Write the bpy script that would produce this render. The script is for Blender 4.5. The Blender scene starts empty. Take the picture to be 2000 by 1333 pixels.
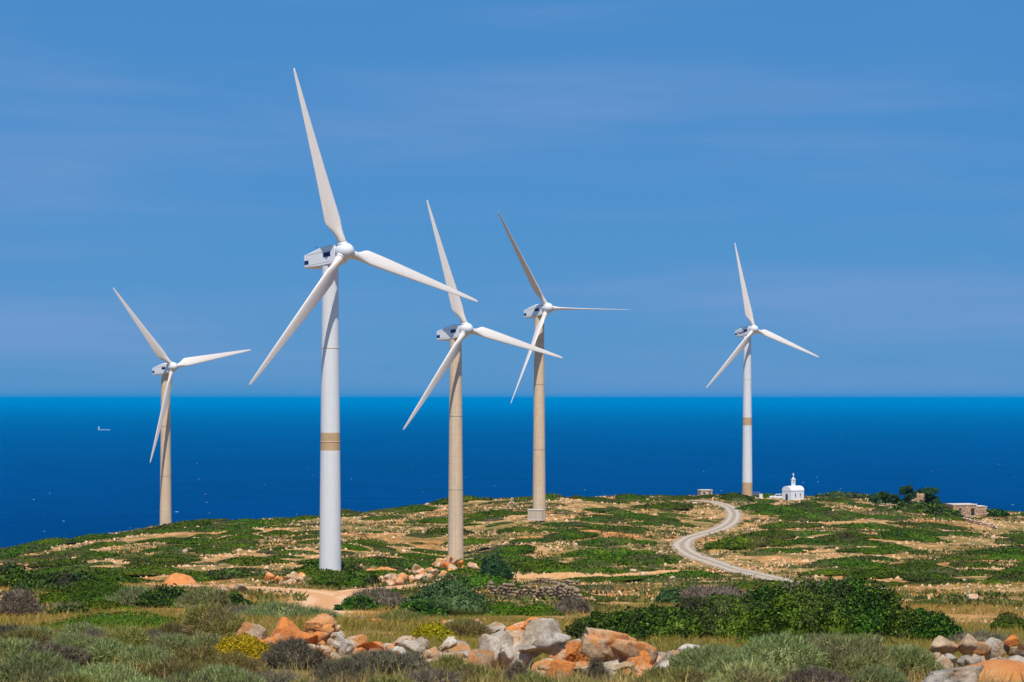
import bpy, math, random
import numpy as np
from mathutils import Matrix, Vector

random.seed(7)
R = np.random.default_rng(7)
rad = math.radians
scn = bpy.context.scene
COL = scn.collection

# ------------------------------------------------------------------ camera
F = 3889.0                       # focal length in pixels of the 2000 px wide photograph (70 mm)
cam = bpy.data.cameras.new('camera')
cam.sensor_width = 36.0
cam.lens = 36.0 * F / 2000.0
cam.shift_y = (779 - 666.5) / 2000.0
cam.clip_start = 0.5
cam.clip_end = 2.0e6
cam.dof.use_dof = True
cam.dof.focus_distance = 260.0
cam.dof.aperture_fstop = 5.0
camo = bpy.data.objects.new('camera', cam)
camo.location = (0, 0, 0)
camo.rotation_euler = (rad(90), 0, 0)
COL.objects.link(camo)
scn.camera = camo

# ------------------------------------------------------------------ sky, sun, exposure
SUN_EL, SUN_AZ = 63.0, 1.0       # azimuth: degrees to the right of straight behind the camera
w = bpy.data.worlds.new('World')
scn.world = w
w.use_nodes = True
nt = w.node_tree
for n in list(nt.nodes):
    nt.nodes.remove(n)
wo = nt.nodes.new('ShaderNodeOutputWorld')
bg = nt.nodes.new('ShaderNodeBackground')
sky = nt.nodes.new('ShaderNodeTexSky')
sky.sky_type = 'NISHITA'
sky.sun_disc = False
sky.sun_elevation = rad(SUN_EL)
sky.sun_rotation = rad(180 - SUN_AZ)
sky.altitude = 250
sky.air_density = 1.0
sky.dust_density = 0.3
sky.ozone_density = 2.0
tint = nt.nodes.new('ShaderNodeMix'); tint.data_type = 'RGBA'; tint.blend_type = 'MULTIPLY'
tint.inputs[0].default_value = 1.0
tint.inputs[7].default_value = (0.42, 0.66, 0.90, 1)
nt.links.new(sky.outputs[0], tint.inputs[6])
even = nt.nodes.new('ShaderNodeMix'); even.data_type = 'RGBA'
even.inputs[0].default_value = 0.80
even.inputs[7].default_value = (0.60, 2.60, 6.0, 1)
nt.links.new(tint.outputs[2], even.inputs[6])
# thin high cloud, the same all round
tc = nt.nodes.new('ShaderNodeTexCoord')
mp = nt.nodes.new('ShaderNodeMapping')
mp.inputs['Scale'].default_value = (2.0, 2.0, 20.0)
mp.inputs['Rotation'].default_value = (0.0, rad(1.5), 0.0)
mp.inputs['Location'].default_value = (0.6, 0.2, 0.35)
nz = nt.nodes.new('ShaderNodeTexNoise')
nz.inputs['Scale'].default_value = 1.5
nz.inputs['Detail'].default_value = 5.0
nz.inputs['Roughness'].default_value = 0.5
nz.inputs['Distortion'].default_value = 0.25
cr = nt.nodes.new('ShaderNodeMapRange')
cr.interpolation_type = 'SMOOTHSTEP'
cr.inputs[1].default_value = 0.42
cr.inputs[2].default_value = 0.80
cr.inputs[3].default_value = 0.0
cr.inputs[4].default_value = 0.62
cl = nt.nodes.new('ShaderNodeMix'); cl.data_type = 'RGBA'
cl.inputs[7].default_value = (2.1, 3.45, 6.45, 1)
nt.links.new(tc.outputs['Generated'], mp.inputs[0])
nt.links.new(mp.outputs[0], nz.inputs['Vector'])
nt.links.new(nz.outputs[0], cr.inputs[0])
nt.links.new(cr.outputs[0], cl.inputs[0])
nt.links.new(even.outputs[2], cl.inputs[6])
nt.links.new(cl.outputs[2], bg.inputs[0])
bg.inputs[1].default_value = 0.10
nt.links.new(bg.outputs[0], wo.inputs[0])

sun = bpy.data.lights.new('sun', 'SUN')
sun.energy = 5.0
sun.angle = rad(0.53)
sun.color = (1.0, 0.945, 0.86)
suno = bpy.data.objects.new('sun', sun)
sd = Vector((math.sin(rad(SUN_AZ)) * math.cos(rad(SUN_EL)), -math.cos(rad(SUN_AZ)) * math.cos(rad(SUN_EL)), math.sin(rad(SUN_EL))))
suno.rotation_euler = sd.to_track_quat('Z', 'Y').to_euler()
suno.location = (0, -40, 120)
COL.objects.link(suno)

vs = scn.view_settings
vs.view_transform = 'Standard'
vs.look = 'None'
vs.exposure = 0.0
vs.gamma = 1.0
vs.use_curve_mapping = False
scn.cycles.max_bounces = 5
scn.cycles.transparent_max_bounces = 6
scn.cycles.use_denoising = True

# ------------------------------------------------------------------ object helpers
def link(o, parent=None):
    COL.objects.link(o)
    if parent is not None:
        o.parent = parent
    return o

def tag(o, label, cat, group=None, kind=None):
    o['label'] = label
    o['category'] = cat
    if group:
        o['group'] = group
    if kind:
        o['kind'] = kind
    return o

def setting(o, kind='structure', label=None):
    o['kind'] = kind
    if label:
        o['label'] = label
    return o

def mesh_np(name, V, faces, mat=None, smooth=False):
    """faces: list of integer arrays (M,k); one mesh."""
    me = bpy.data.meshes.new(name)
    V = np.ascontiguousarray(V, dtype=np.float32)
    if not isinstance(faces, (list, tuple)):
        faces = [faces]
    faces = [np.asarray(f, dtype=np.int32) for f in faces if len(f)]
    nl = sum(f.size for f in faces)
    nf = sum(len(f) for f in faces)
    me.vertices.add(len(V))
    me.vertices.foreach_set('co', V.ravel())
    me.loops.add(nl)
    me.polygons.add(nf)
    me.loops.foreach_set('vertex_index', np.concatenate([f.ravel() for f in faces]))
    tot = np.concatenate([np.full(len(f), f.shape[1], dtype=np.int32) for f in faces])
    st = np.concatenate([[0], np.cumsum(tot)[:-1]]).astype(np.int32)
    me.polygons.foreach_set('loop_start', st)
    if smooth:
        me.polygons.foreach_set('use_smooth', np.ones(nf, dtype=bool))
    me.update(calc_edges=True)
    me.validate()
    if mat:
        me.materials.append(mat)
    return me

def obj(name, me, parent=None, loc=None, rot=None, scale=None):
    o = bpy.data.objects.new(name, me)
    if loc is not None: o.location = loc
    if rot is not None: o.rotation_euler = rot
    if scale is not None: o.scale = scale
    return link(o, parent)

def empty(name, loc, rz=0.0):
    o = bpy.data.objects.new(name, None)
    o.location = loc
    o.rotation_euler = (0, 0, rz)
    o.empty_display_size = 0.3
    return link(o)

class MB:
    """collects quads/tris with any shape, then builds one mesh"""
    def __init__(s):
        s.v = []; s.f = []
    def add(s, vs_, fs):
        b = len(s.v)
        s.v += [tuple(p) for p in vs_]
        s.f += [tuple(b + i for i in f) for f in fs]
        return s
    def box(s, c, d, rz=0.0, taper=1.0):
        x, y, z = d[0] / 2, d[1] / 2, d[2] / 2
        P = []
        for k, zz in ((1.0, -z), (taper, z)):
            for sx, sy in ((-1, -1), (1, -1), (1, 1), (-1, 1)):
                px, py = sx * x * k, sy * y * k
                P.append((c[0] + px * math.cos(rz) - py * math.sin(rz), c[1] + px * math.sin(rz) + py * math.cos(rz), c[2] + zz))
        return s.add(P, [(3, 2, 1, 0), (4, 5, 6, 7), (0, 1, 5, 4), (1, 2, 6, 5), (2, 3, 7, 6), (3, 0, 4, 7)])
    def tube(s, a, b, ra, rb, n=10):
        a = Vector(a); b = Vector(b)
        d = (b - a).normalized()
        u = d.orthogonal().normalized(); v_ = d.cross(u)
        P = []
        for c, r in ((a, ra), (b, rb)):
            for i in range(n):
                t = 2 * math.pi * i / n
                P.append(c + (u * math.cos(t) + v_ * math.sin(t)) * r)
        fs = [(i, (i + 1) % n, n + (i + 1) % n, n + i) for i in range(n)]
        fs += [tuple(range(n - 1, -1, -1)), tuple(range(n, 2 * n))]
        return s.add(P, fs)
    def prism(s, poly, y0, y1):
        """poly in (x,z), extruded along y"""
        n = len(poly)
        P = [(p[0], y0, p[1]) for p in poly] + [(p[0], y1, p[1]) for p in poly]
        fs = [(i, (i + 1) % n, n + (i + 1) % n, n + i) for i in range(n)]
        fs += [tuple(range(n - 1, -1, -1)), tuple(range(n, 2 * n))]
        return s.add(P, fs)
    def build(s, name, mat, parent=None, smooth=False, bevel=0.0, **kw):
        me = bpy.data.meshes.new(name)
        me.from_pydata(s.v, [], s.f)
        import bmesh
        bm = bmesh.new(); bm.from_mesh(me)
        bmesh.ops.recalc_face_normals(bm, faces=bm.faces)
        bm.to_mesh(me); bm.free()
        if smooth:
            me.polygons.foreach_set('use_smooth', [True] * len(me.polygons))
        me.materials.append(mat)
        o = obj(name, me, parent, **kw)
        if bevel:
            m = o.modifiers.new('bevel', 'BEVEL'); m.width = bevel; m.segments = 2; m.limit_method = 'ANGLE'
        return o

# ------------------------------------------------------------------ materials
def new_mat(name):
    m = bpy.data.materials.new(name)
    m.use_nodes = True
    t = m.node_tree
    p = t.nodes['Principled BSDF']
    return m, t, p

def N(t, typ, **kw):
    n = t.nodes.new('ShaderNode' + typ)
    for k, v in kw.items():
        if k.startswith('i_'):
            n.inputs[k[2:].replace('_', ' ')].default_value = v
        else:
            setattr(n, k, v)
    return n

def ramp(t, stops, src=None, interp='LINEAR'):
    n = t.nodes.new('ShaderNodeValToRGB')
    n.color_ramp.interpolation = interp
    e = n.color_ramp.elements
    while len(e) < len(stops):
        e.new(0.5)
    for i, (p, c) in enumerate(stops):
        e[i].position = p
        e[i].color = (c, c, c, 1) if isinstance(c, (int, float)) else (*c, 1)
    if src is not None:
        t.links.new(src, n.inputs[0])
    return n

def mixc(t, fac, a, b, blend='MIX'):
    n = t.nodes.new('ShaderNodeMix'); n.data_type = 'RGBA'; n.blend_type = blend
    for s, i in ((fac, 0), (a, 6), (b, 7)):
        if hasattr(s, 'links') or hasattr(s, 'is_linked'):
            t.links.new(s, n.inputs[i])
        elif i == 0:
            n.inputs[0].default_value = s
        else:
            n.inputs[i].default_value = (*s, 1)
    return n.outputs[2]

def noise(t, scale, detail=4, rough=0.55, vec=None, dist=0.0):
    n = N(t, 'TexNoise')
    n.inputs['Scale'].default_value = scale
    n.inputs['Detail'].default_value = detail
    n.inputs['Roughness'].default_value = rough
    n.inputs['Distortion'].default_value = dist
    if vec is not None:
        t.links.new(vec, n.inputs['Vector'])
    return n

def foliage_mat(name, cols, rough=0.55, trans=0.18, spec=0.25, patch=None, patch_scale=0.7):
    """cols: dark..light leaf colours chosen per leaf; patch: a second tint in patches of dead or younger growth"""
    m, t, p = new_mat(name)
    g = N(t, 'NewGeometry')
    n = len(cols)
    rp = ramp(t, [(i / max(1, n - 1), c) for i, c in enumerate(cols)], g.outputs['Random Per Island'])
    col = rp.outputs[0]
    oi = N(t, 'ObjectInfo')
    hsv = N(t, 'HueSaturation')
    mr = N(t, 'MapRange'); mr.inputs[3].default_value = 0.75; mr.inputs[4].default_value = 1.25
    t.links.new(oi.outputs['Random'], mr.inputs[0])
    t.links.new(mr.outputs[0], hsv.inputs['Value'])
    mr2 = N(t, 'MapRange'); mr2.inputs[3].default_value = 0.475; mr2.inputs[4].default_value = 0.52
    ml = N(t, 'Math', operation='MULTIPLY'); ml.inputs[1].default_value = 7.31
    fr = N(t, 'Math', operation='FRACT')
    t.links.new(oi.outputs['Random'], ml.inputs[0]); t.links.new(ml.outputs[0], fr.inputs[0])
    t.links.new(fr.outputs[0], mr2.inputs[0]); t.links.new(mr2.outputs[0], hsv.inputs['Hue'])
    if patch:
        nz_ = noise(t, patch_scale, 3, 0.6, g.outputs['Position'])
        k = ramp(t, [(0.5, 0.0), (0.66, 0.85)], nz_.outputs[0])
        col = mixc(t, k.outputs[0], col, patch)
    t.links.new(col, hsv.inputs['Color'])
    col = hsv.outputs[0]
    t.links.new(col, p.inputs['Base Color'])
    p.inputs['Roughness'].default_value = rough
    p.inputs['Specular IOR Level'].default_value = spec
    if trans > 0:
        tr = N(t, 'BsdfTranslucent')
        t.links.new(col, tr.inputs[0])
        mx = N(t, 'MixShader'); mx.inputs[0].default_value = trans
        t.links.new(p.outputs[0], mx.inputs[1]); t.links.new(tr.outputs[0], mx.inputs[2])
        t.links.new(mx.outputs[0], t.nodes['Material Output'].inputs[0])
    return m

def paint_mat(name, c, rough=0.45, var=0.06, dirt=None, dirt_amt=0.0, streak=0.0):
    m, t, p = new_mat(name)
    tcn = N(t, 'TexCoord')
    n1 = noise(t, 0.8, 5, 0.6, tcn.outputs['Object'])
    a = tuple(max(0, x * (1 - var)) for x in c); b = tuple(min(1, x * (1 + var)) for x in c)
    r = ramp(t, [(0.3, a), (0.7, b)], n1.outputs[0])
    col = r.outputs[0]
    if dirt:
        mpn = N(t, 'Mapping'); mpn.inputs['Scale'].default_value = (2.2, 2.2, 0.06 if streak else 1.0)
        t.links.new(tcn.outputs['Object'], mpn.inputs[0])
        n2 = noise(t, 1.6, 5, 0.65, mpn.outputs[0])
        k = ramp(t, [(0.5, 0.0), (0.8, dirt_amt)], n2.outputs[0])
        col = mixc(t, k.outputs[0], col, dirt)
    t.links.new(col, p.inputs['Base Color'])
    p.inputs['Roughness'].default_value = rough
    p.inputs['Specular IOR Level'].default_value = 0.35
    return m

def rock_mat(name, base, light, stain, stain_lo=0.52, stain_hi=0.6, dark=(0.10, 0.085, 0.07), scale=1.0, bump=0.8):
    m, t, p = new_mat(name)
    tcn = N(t, 'TexCoord'); oi = N(t, 'ObjectInfo')
    ad = N(t, 'VectorMath', operation='ADD')
    sc = N(t, 'VectorMath', operation='SCALE'); sc.inputs['Scale'].default_value = 37.0
    cmb = N(t, 'CombineXYZ')
    for i in range(3):
        t.links.new(oi.outputs['Random'], cmb.inputs[i])
    t.links.new(cmb.outputs[0], sc.inputs[0])
    t.links.new(tcn.outputs['Object'], ad.inputs[0]); t.links.new(sc.outputs[0], ad.inputs[1])
    v = ad.outputs[0]
    n1 = noise(t, 2.5 * scale, 7, 0.65, v)
    r1 = ramp(t, [(0.36, base), (0.5, tuple((x + y) / 2 for x, y in zip(base, light))), (0.62, light)], n1.outputs[0])
    n2 = noise(t, 1.1 * scale, 5, 0.6, v, 0.6)
    k = ramp(t, [(stain_lo, 0.0), (stain_hi, 0.9)], n2.outputs[0])
    col = mixc(t, k.outputs[0], r1.outputs[0], stain)
    n3 = noise(t, 9 * scale, 6, 0.7, v)
    k3 = ramp(t, [(0.22, 0.5), (0.30, 0.0), (0.485, 0.0), (0.50, 0.75), (0.515, 0.0)], n3.outputs[0])
    n3.inputs['Scale'].default_value = 3.2 * scale; n3.inputs['Detail'].default_value = 9.0
    col = mixc(t, k3.outputs[0], col, dark)
    mr = N(t, 'MapRange'); mr.inputs[3].default_value = 0.8; mr.inputs[4].default_value = 1.15
    hs = N(t, 'HueSaturation')
    t.links.new(oi.outputs['Random'], mr.inputs[0]); t.links.new(mr.outputs[0], hs.inputs['Value'])
    t.links.new(col, hs.inputs['Color'])
    t.links.new(hs.outputs[0], p.inputs['Base Color'])
    p.inputs['Roughness'].default_value = 0.9
    p.inputs['Specular IOR Level'].default_value = 0.15
    bp = N(t, 'Bump'); bp.inputs['Strength'].default_value = bump; bp.inputs['Distance'].default_value = 0.11 / scale
    n4 = noise(t, 14 * scale, 8, 0.75, v)
    t.links.new(n4.outputs[0], bp.inputs['Height'])
    t.links.new(bp.outputs[0], p.inputs['Normal'])
    return m

ORANGE = (0.56, 0.19, 0.055)
M = {}
M['white'] = paint_mat('turbine_white', (0.74, 0.745, 0.745), 0.4, 0.03, (0.55, 0.45, 0.36), 0.35, 1)
M['nacelle'] = paint_mat('nacelle_white', (0.86, 0.855, 0.84), 0.4, 0.02, (0.60, 0.52, 0.44), 0.25, 0)
M['tan'] = paint_mat('turbine_tan', (0.74, 0.55, 0.37), 0.55, 0.05, (0.42, 0.33, 0.25), 0.35, 1)
def formwork(m):
    t = m.node_tree; p = t.nodes['Principled BSDF']
    src = p.inputs['Base Color'].links[0].from_socket
    tcn = N(t, 'TexCoord'); mpn = N(t, 'Mapping'); mpn.inputs['Rotation'].default_value = (rad(90), 0, 0)
    sp = N(t, 'SeparateXYZ'); t.links.new(tcn.outputs['Object'], sp.inputs[0])
    at2 = N(t, 'Math', operation='ARCTAN2'); t.links.new(sp.outputs[1], at2.inputs[0]); t.links.new(sp.outputs[0], at2.inputs[1])
    cb = N(t, 'CombineXYZ'); t.links.new(at2.outputs[0], cb.inputs[0]); t.links.new(sp.outputs[2], cb.inputs[1])
    br = N(t, 'TexBrick'); br.offset = 0.0
    br.inputs['Scale'].default_value = 1.0; br.inputs['Mortar Size'].default_value = 0.03; br.inputs['Brick Width'].default_value = 0.52; br.inputs['Row Height'].default_value = 1.25
    br.inputs['Color1'].default_value = (1, 1, 1, 1); br.inputs['Color2'].default_value = (0.93, 0.93, 0.93, 1); br.inputs['Mortar'].default_value = (0.80, 0.78, 0.76, 1)
    t.links.new(cb.outputs[0], br.inputs['Vector'])
    c = mixc(t, 1.0, src, br.outputs[0], 'MULTIPLY')
    t.links.new(c, p.inputs['Base Color'])
formwork(M['tan'])
M['tanpatch'] = paint_mat('turbine_patch', (0.55, 0.37, 0.20), 0.6, 0.10, (0.40, 0.28, 0.17), 0.6, 0)
M['blade'] = paint_mat('blade_shell', (0.80, 0.715, 0.635), 0.38, 0.03, (0.60, 0.45, 0.35), 0.35, 0)
M['seam'] = paint_mat('joint_grey', (0.35, 0.32, 0.28), 0.6, 0.05)
M['panel'] = paint_mat('nacelle_blue', (0.012, 0.018, 0.10), 0.4, 0.05)
M['metal'] = paint_mat('steel_grey', (0.32, 0.33, 0.34), 0.45, 0.05)
M['plaster'] = paint_mat('lime_plaster', (0.82, 0.83, 0.84), 0.8, 0.02)
M['dark'] = paint_mat('dark_opening', (0.03, 0.028, 0.03), 0.5, 0.05)
M['wood'] = paint_mat('weathered_wood', (0.22, 0.15, 0.09), 0.85, 0.15)
M['tyre'] = paint_mat('tyre_rubber', (0.02, 0.02, 0.02), 0.8, 0.05)
M['glass'] = paint_mat('car_glass', (0.03, 0.04, 0.05), 0.08, 0.02)
M['carwhite'] = paint_mat('car_paint', (0.78, 0.79, 0.8), 0.25, 0.02)
M['render'] = paint_mat('hut_render', (0.58, 0.46, 0.34), 0.85, 0.12, (0.35, 0.26, 0.18), 0.5, 0)
M['roofslab'] = paint_mat('roof_slab', (0.66, 0.60, 0.52), 0.85, 0.08)
M['concrete'] = paint_mat('transformer_render', (0.66, 0.55, 0.45), 0.8, 0.06)
M['hull'] = paint_mat('ship_hull', (0.30, 0.36, 0.45), 0.5, 0.05)
M['foam'] = paint_mat('ship_white', (0.62, 0.66, 0.70), 0.9, 0.02)
M['crest'] = paint_mat('sea_foam', (0.36, 0.46, 0.58), 0.9, 0.02)

M['rock_pale'] = rock_mat('limestone_pale', (0.47, 0.36, 0.25), (0.80, 0.71, 0.59), (0.60, 0.35, 0.16), 0.46, 0.60)
M['rock_tan'] = rock_mat('limestone_tan', (0.42, 0.28, 0.165), (0.68, 0.49, 0.32), (0.68, 0.28, 0.08), 0.47, 0.58)
M['rock_orange'] = rock_mat('limestone_orange', (0.60, 0.34, 0.17), (0.76, 0.55, 0.37), (0.78, 0.24, 0.04), 0.36, 0.47)
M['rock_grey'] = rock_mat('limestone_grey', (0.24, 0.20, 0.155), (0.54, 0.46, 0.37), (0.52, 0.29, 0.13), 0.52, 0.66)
M['stone_far'] = rock_mat('field_stone', (0.46, 0.31, 0.19), (0.70, 0.53, 0.38), (0.58, 0.28, 0.11), 0.56, 0.70, scale=0.8, bump=0.3)

M['mat_green'] = foliage_mat('leaf_mat_green', [(0.020, 0.044, 0.001), (0.044, 0.086, 0.002), (0.072, 0.128, 0.002), (0.108, 0.162, 0.005)], rough=0.7, spec=0.1, patch=(0.085, 0.075, 0.026), patch_scale=0.12)
M['leaf_dark'] = foliage_mat('leaf_thicket', [(0.006, 0.018, 0.001), (0.016, 0.046, 0.002), (0.042, 0.102, 0.004), (0.13, 0.225, 0.014)], rough=0.6, spec=0.15, patch=(0.055, 0.05, 0.022), patch_scale=0.28)
M['leaf_bright'] = foliage_mat('leaf_bright', [(0.026, 0.066, 0.002), (0.050, 0.125, 0.003), (0.085, 0.19, 0.008)], rough=0.65, spec=0.12, patch=(0.10, 0.11, 0.02), patch_scale=0.6)
M['leaf_blue'] = foliage_mat('leaf_blue_green', [(0.014, 0.040, 0.008), (0.030, 0.080, 0.018), (0.085, 0.16, 0.055)], rough=0.65, spec=0.15)
M['grey_green'] = foliage_mat('twig_grey_green', [(0.10, 0.12, 0.03), (0.22, 0.26, 0.075), (0.38, 0.42, 0.155), (0.52, 0.51, 0.24)], rough=0.8, spec=0.1, trans=0.4, patch=(0.30, 0.28, 0.13), patch_scale=1.1)
M['olive'] = foliage_mat('twig_olive', [(0.11, 0.115, 0.022), (0.22, 0.22, 0.046), (0.36, 0.32, 0.09), (0.46, 0.37, 0.14)], rough=0.8, spec=0.1, trans=0.38, patch=(0.27, 0.20, 0.10), patch_scale=1.0)
M['dry_purple'] = foliage_mat('twig_dry', [(0.075, 0.060, 0.042), (0.16, 0.128, 0.088), (0.28, 0.23, 0.16), (0.20, 0.18, 0.075)], rough=0.85, spec=0.1, trans=0.25)
M['yellow'] = foliage_mat('flower_yellow', [(0.07, 0.085, 0.008), (0.26, 0.21, 0.008), (0.52, 0.39, 0.010), (0.62, 0.48, 0.015)], rough=0.7, spec=0.1, trans=0.25)
M['garrigue'] = foliage_mat('garrigue_grey', [(0.050, 0.066, 0.010), (0.10, 0.122, 0.024), (0.175, 0.18, 0.055), (0.075, 0.13, 0.010)], rough=0.85, spec=0.1, trans=0.2, patch=(0.17, 0.145, 0.075), patch_scale=0.05)
M['dry_grass'] = foliage_mat('grass_dry', [(0.30, 0.22, 0.035), (0.52, 0.36, 0.07), (0.66, 0.46, 0.13), (0.30, 0.29, 0.035)], rough=0.8, spec=0.1, trans=0.35, patch=(0.27, 0.27, 0.03), patch_scale=0.25)
M['meadow'] = foliage_mat('grass_meadow', [(0.15, 0.17, 0.02), (0.26, 0.26, 0.035), (0.42, 0.35, 0.07), (0.18, 0.22, 0.03)], rough=0.8, spec=0.1, trans=0.35, patch=(0.46, 0.32, 0.07), patch_scale=0.16)
M['stalk'] = foliage_mat('grass_stalk', [(0.22, 0.14, 0.05), (0.40, 0.27, 0.09), (0.56, 0.42, 0.17), (0.24, 0.22, 0.05)], rough=0.8, spec=0.1, trans=0.35, patch=(0.30, 0.15, 0.07), patch_scale=0.9)
M['bark'] = paint_mat('bark', (0.09, 0.07, 0.05), 0.9, 0.2)

# ground
def ground_mat():
    m, t, p = new_mat('stony_soil')
    g = N(t, 'NewGeometry')
    v = g.outputs['Position']
    nb = noise(t, 0.035, 5, 0.6, v, 0.4)
    soil = ramp(t, [(0.32, (0.37, 0.215, 0.055)), (0.44, (0.48, 0.27, 0.09)), (0.54, (0.54, 0.255, 0.075)), (0.64, (0.58, 0.19, 0.035))], nb.outputs[0])
    n2 = noise(t, 1.1, 8, 0.75, v)
    stones = ramp(t, [(0.50, 0.0), (0.56, 1.0)], n2.outputs[0])
    n2b = noise(t, 3.0, 5, 0.7, v)
    stc = ramp(t, [(0.32, (0.20, 0.105, 0.04)), (0.5, (0.47, 0.27, 0.125)), (0.70, (0.66, 0.43, 0.25))], n2b.outputs[0])
    col = mixc(t, stones.outputs[0], soil.outputs[0], stc.outputs[0])
    n6 = noise(t, 0.32, 7, 0.72, v, 0.5)
    k6 = ramp(t, [(0.32, (0.52, 0.46, 0.40)), (0.50, (1.0, 1.0, 1.0)), (0.64, (1.22, 1.22, 1.20))], n6.outputs[0])
    col = mixc(t, 1.0, col, k6.outputs[0], 'MULTIPLY')
    n3 = noise(t, 0.11, 6, 0.68, v, 0.8)
    veg = ramp(t, [(0.44, 0.0), (0.54, 0.85)], n3.outputs[0])
    n3b = noise(t, 1.3, 5, 0.7, v)
    vc = ramp(t, [(0.3, (0.055, 0.058, 0.014)), (0.5, (0.155, 0.13, 0.034)), (0.7, (0.34, 0.225, 0.07))], n3b.outputs[0])
    col = mixc(t, veg.outputs[0], col, vc.outputs[0])
    t.links.new(col, p.inputs['Base Color'])
    p.inputs['Roughness'].default_value = 0.95
    p.inputs['Specular IOR Level'].default_value = 0.1
    bp = N(t, 'Bump'); bp.inputs['Strength'].default_value = 0.8; bp.inputs['Distance'].default_value = 0.25
    n4 = noise(t, 1.6, 8, 0.75, v)
    t.links.new(n4.outputs[0], bp.inputs['Height'])
    t.links.new(bp.outputs[0], p.inputs['Normal'])
    return m
M['ground'] = ground_mat()

def road_mat(name, edge, mid, rut):
    """UV.x runs across the track (0..1): pale wheel ruts, darker crown"""
    m, t, p = new_mat(name)
    uv = N(t, 'UVMap'); sp = N(t, 'SeparateXYZ')
    t.links.new(uv.outputs[0], sp.inputs[0])
    g = N(t, 'NewGeometry')
    nn = noise(t, 0.35, 5, 0.6, g.outputs['Position'])
    mr = N(t, 'MapRange'); mr.inputs[3].default_value = -0.07; mr.inputs[4].default_value = 0.07
    t.links.new(nn.outputs[0], mr.inputs[0])
    ad = N(t, 'Math', operation='ADD')
    t.links.new(sp.outputs[0], ad.inputs[0]); t.links.new(mr.outputs[0], ad.inputs[1])
    r = ramp(t, [(0.0, edge), (0.14, mid), (0.27, rut), (0.34, rut), (0.44, mid), (0.56, mid), (0.66, rut), (0.73, rut), (0.86, mid), (1.0, edge)], ad.outputs[0])
    n2 = noise(t, 2.2, 7, 0.7, g.outputs['Position'])
    k = ramp(t, [(0.3, 0.72), (0.7, 1.12)], n2.outputs[0])
    col = mixc(t, 1.0, r.outputs[0], k.outputs[0], 'MULTIPLY')
    t.links.new(col, p.inputs['Base Color'])
    p.inputs['Roughness'].default_value = 0.95
    p.inputs['Specular IOR Level'].default_value = 0.1
    bp = N(t, 'Bump'); bp.inputs['Strength'].default_value = 0.5; bp.inputs['Distance'].default_value = 0.06
    n4 = noise(t, 5, 6, 0.7, g.outputs['Position'])
    t.links.new(n4.outputs[0], bp.inputs['Height']); t.links.new(bp.outputs[0], p.inputs['Normal'])
    return m
M['gravel'] = road_mat('gravel_track', (0.48, 0.29, 0.15), (0.35, 0.27, 0.19), (0.52, 0.42, 0.315))
M['dirt'] = road_mat('dirt_track', (0.58, 0.28, 0.11), (0.64, 0.32, 0.14), (0.74, 0.44, 0.24))

def sea_mat():
    m, t, p = new_mat('open_sea')
    g = N(t, 'NewGeometry')
    mpn = N(t, 'Mapping'); mpn.inputs['Scale'].default_value = (1.0, 0.55, 1.0)
    t.links.new(g.outputs['Position'], mpn.inputs[0])
    n1 = noise(t, 0.03, 6, 0.6, mpn.outputs[0])
    n0 = noise(t, 0.0007, 4, 0.55, mpn.outputs[0])
    r = ramp(t, [(0.3, (0.0002, 0.013, 0.084)), (0.7, (0.0004, 0.021, 0.115))], n0.outputs[0])
    mps = N(t, 'Mapping'); mps.inputs['Scale'].default_value = (0.25, 1.0, 1.0); mps.inputs['Rotation'].default_value = (0, 0, 0.25)
    t.links.new(g.outputs['Position'], mps.inputs[0])
    n5 = noise(t, 0.012, 6, 0.7, mps.outputs[0])
    k = ramp(t, [(0.34, 0.72), (0.66, 1.28)], n5.outputs[0])
    col = mixc(t, 1.0, r.outputs[0], k.outputs[0], 'MULTIPLY')
    df = N(t, 'BsdfDiffuse'); t.links.new(col, df.inputs[0])
    gl = N(t, 'BsdfGlossy'); gl.inputs['Roughness'].default_value = 0.25
    gl.inputs['Color'].default_value = (0.1, 0.7, 1.0, 1)
    bp = N(t, 'Bump'); bp.inputs['Strength'].default_value = 1.0; bp.inputs['Distance'].default_value = 9.0
    t.links.new(n1.outputs[0], bp.inputs['Height'])
    t.links.new(bp.outputs[0], gl.inputs['Normal'])
    fz = N(t, 'Fresnel'); fz.inputs['IOR'].default_value = 1.33
    t.links.new(bp.outputs[0], fz.inputs['Normal'])
    ml = N(t, 'Math', operation='MULTIPLY'); ml.inputs[1].default_value = 0.22
    t.links.new(fz.outputs[0], ml.inputs[0])
    mx = N(t, 'MixShader')
    t.links.new(ml.outputs[0], mx.inputs[0]); t.links.new(df.outputs[0], mx.inputs[1]); t.links.new(gl.outputs[0], mx.inputs[2])
    t.links.new(mx.outputs[0], t.nodes['Material Output'].inputs[0])
    t.nodes.remove(p)
    return m
M['sea'] = sea_mat()

# ------------------------------------------------------------------ terrain
def _hash(ix, iy, seed):
    h = (ix.astype(np.int64) * 374761393 + iy.astype(np.int64) * 668265263 + seed * 974711) & 0x7fffffff
    h = ((h ^ (h >> 13)) * 1274126177) & 0x7fffffff
    return ((h ^ (h >> 16)) & 0xffff) / 65535.0

def vnoise(x, y, seed=0):
    ix = np.floor(x); iy = np.floor(y)
    fx = x - ix; fy = y - iy
    fx = fx * fx * (3 - 2 * fx); fy = fy * fy * (3 - 2 * fy)
    ix = ix.astype(np.int64); iy = iy.astype(np.int64)
    a = _hash(ix, iy, seed); b = _hash(ix + 1, iy, seed); c = _hash(ix, iy + 1, seed); d = _hash(ix + 1, iy + 1, seed)
    return (a + (b - a) * fx) * (1 - fy) + (c + (d - c) * fx) * fy

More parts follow.
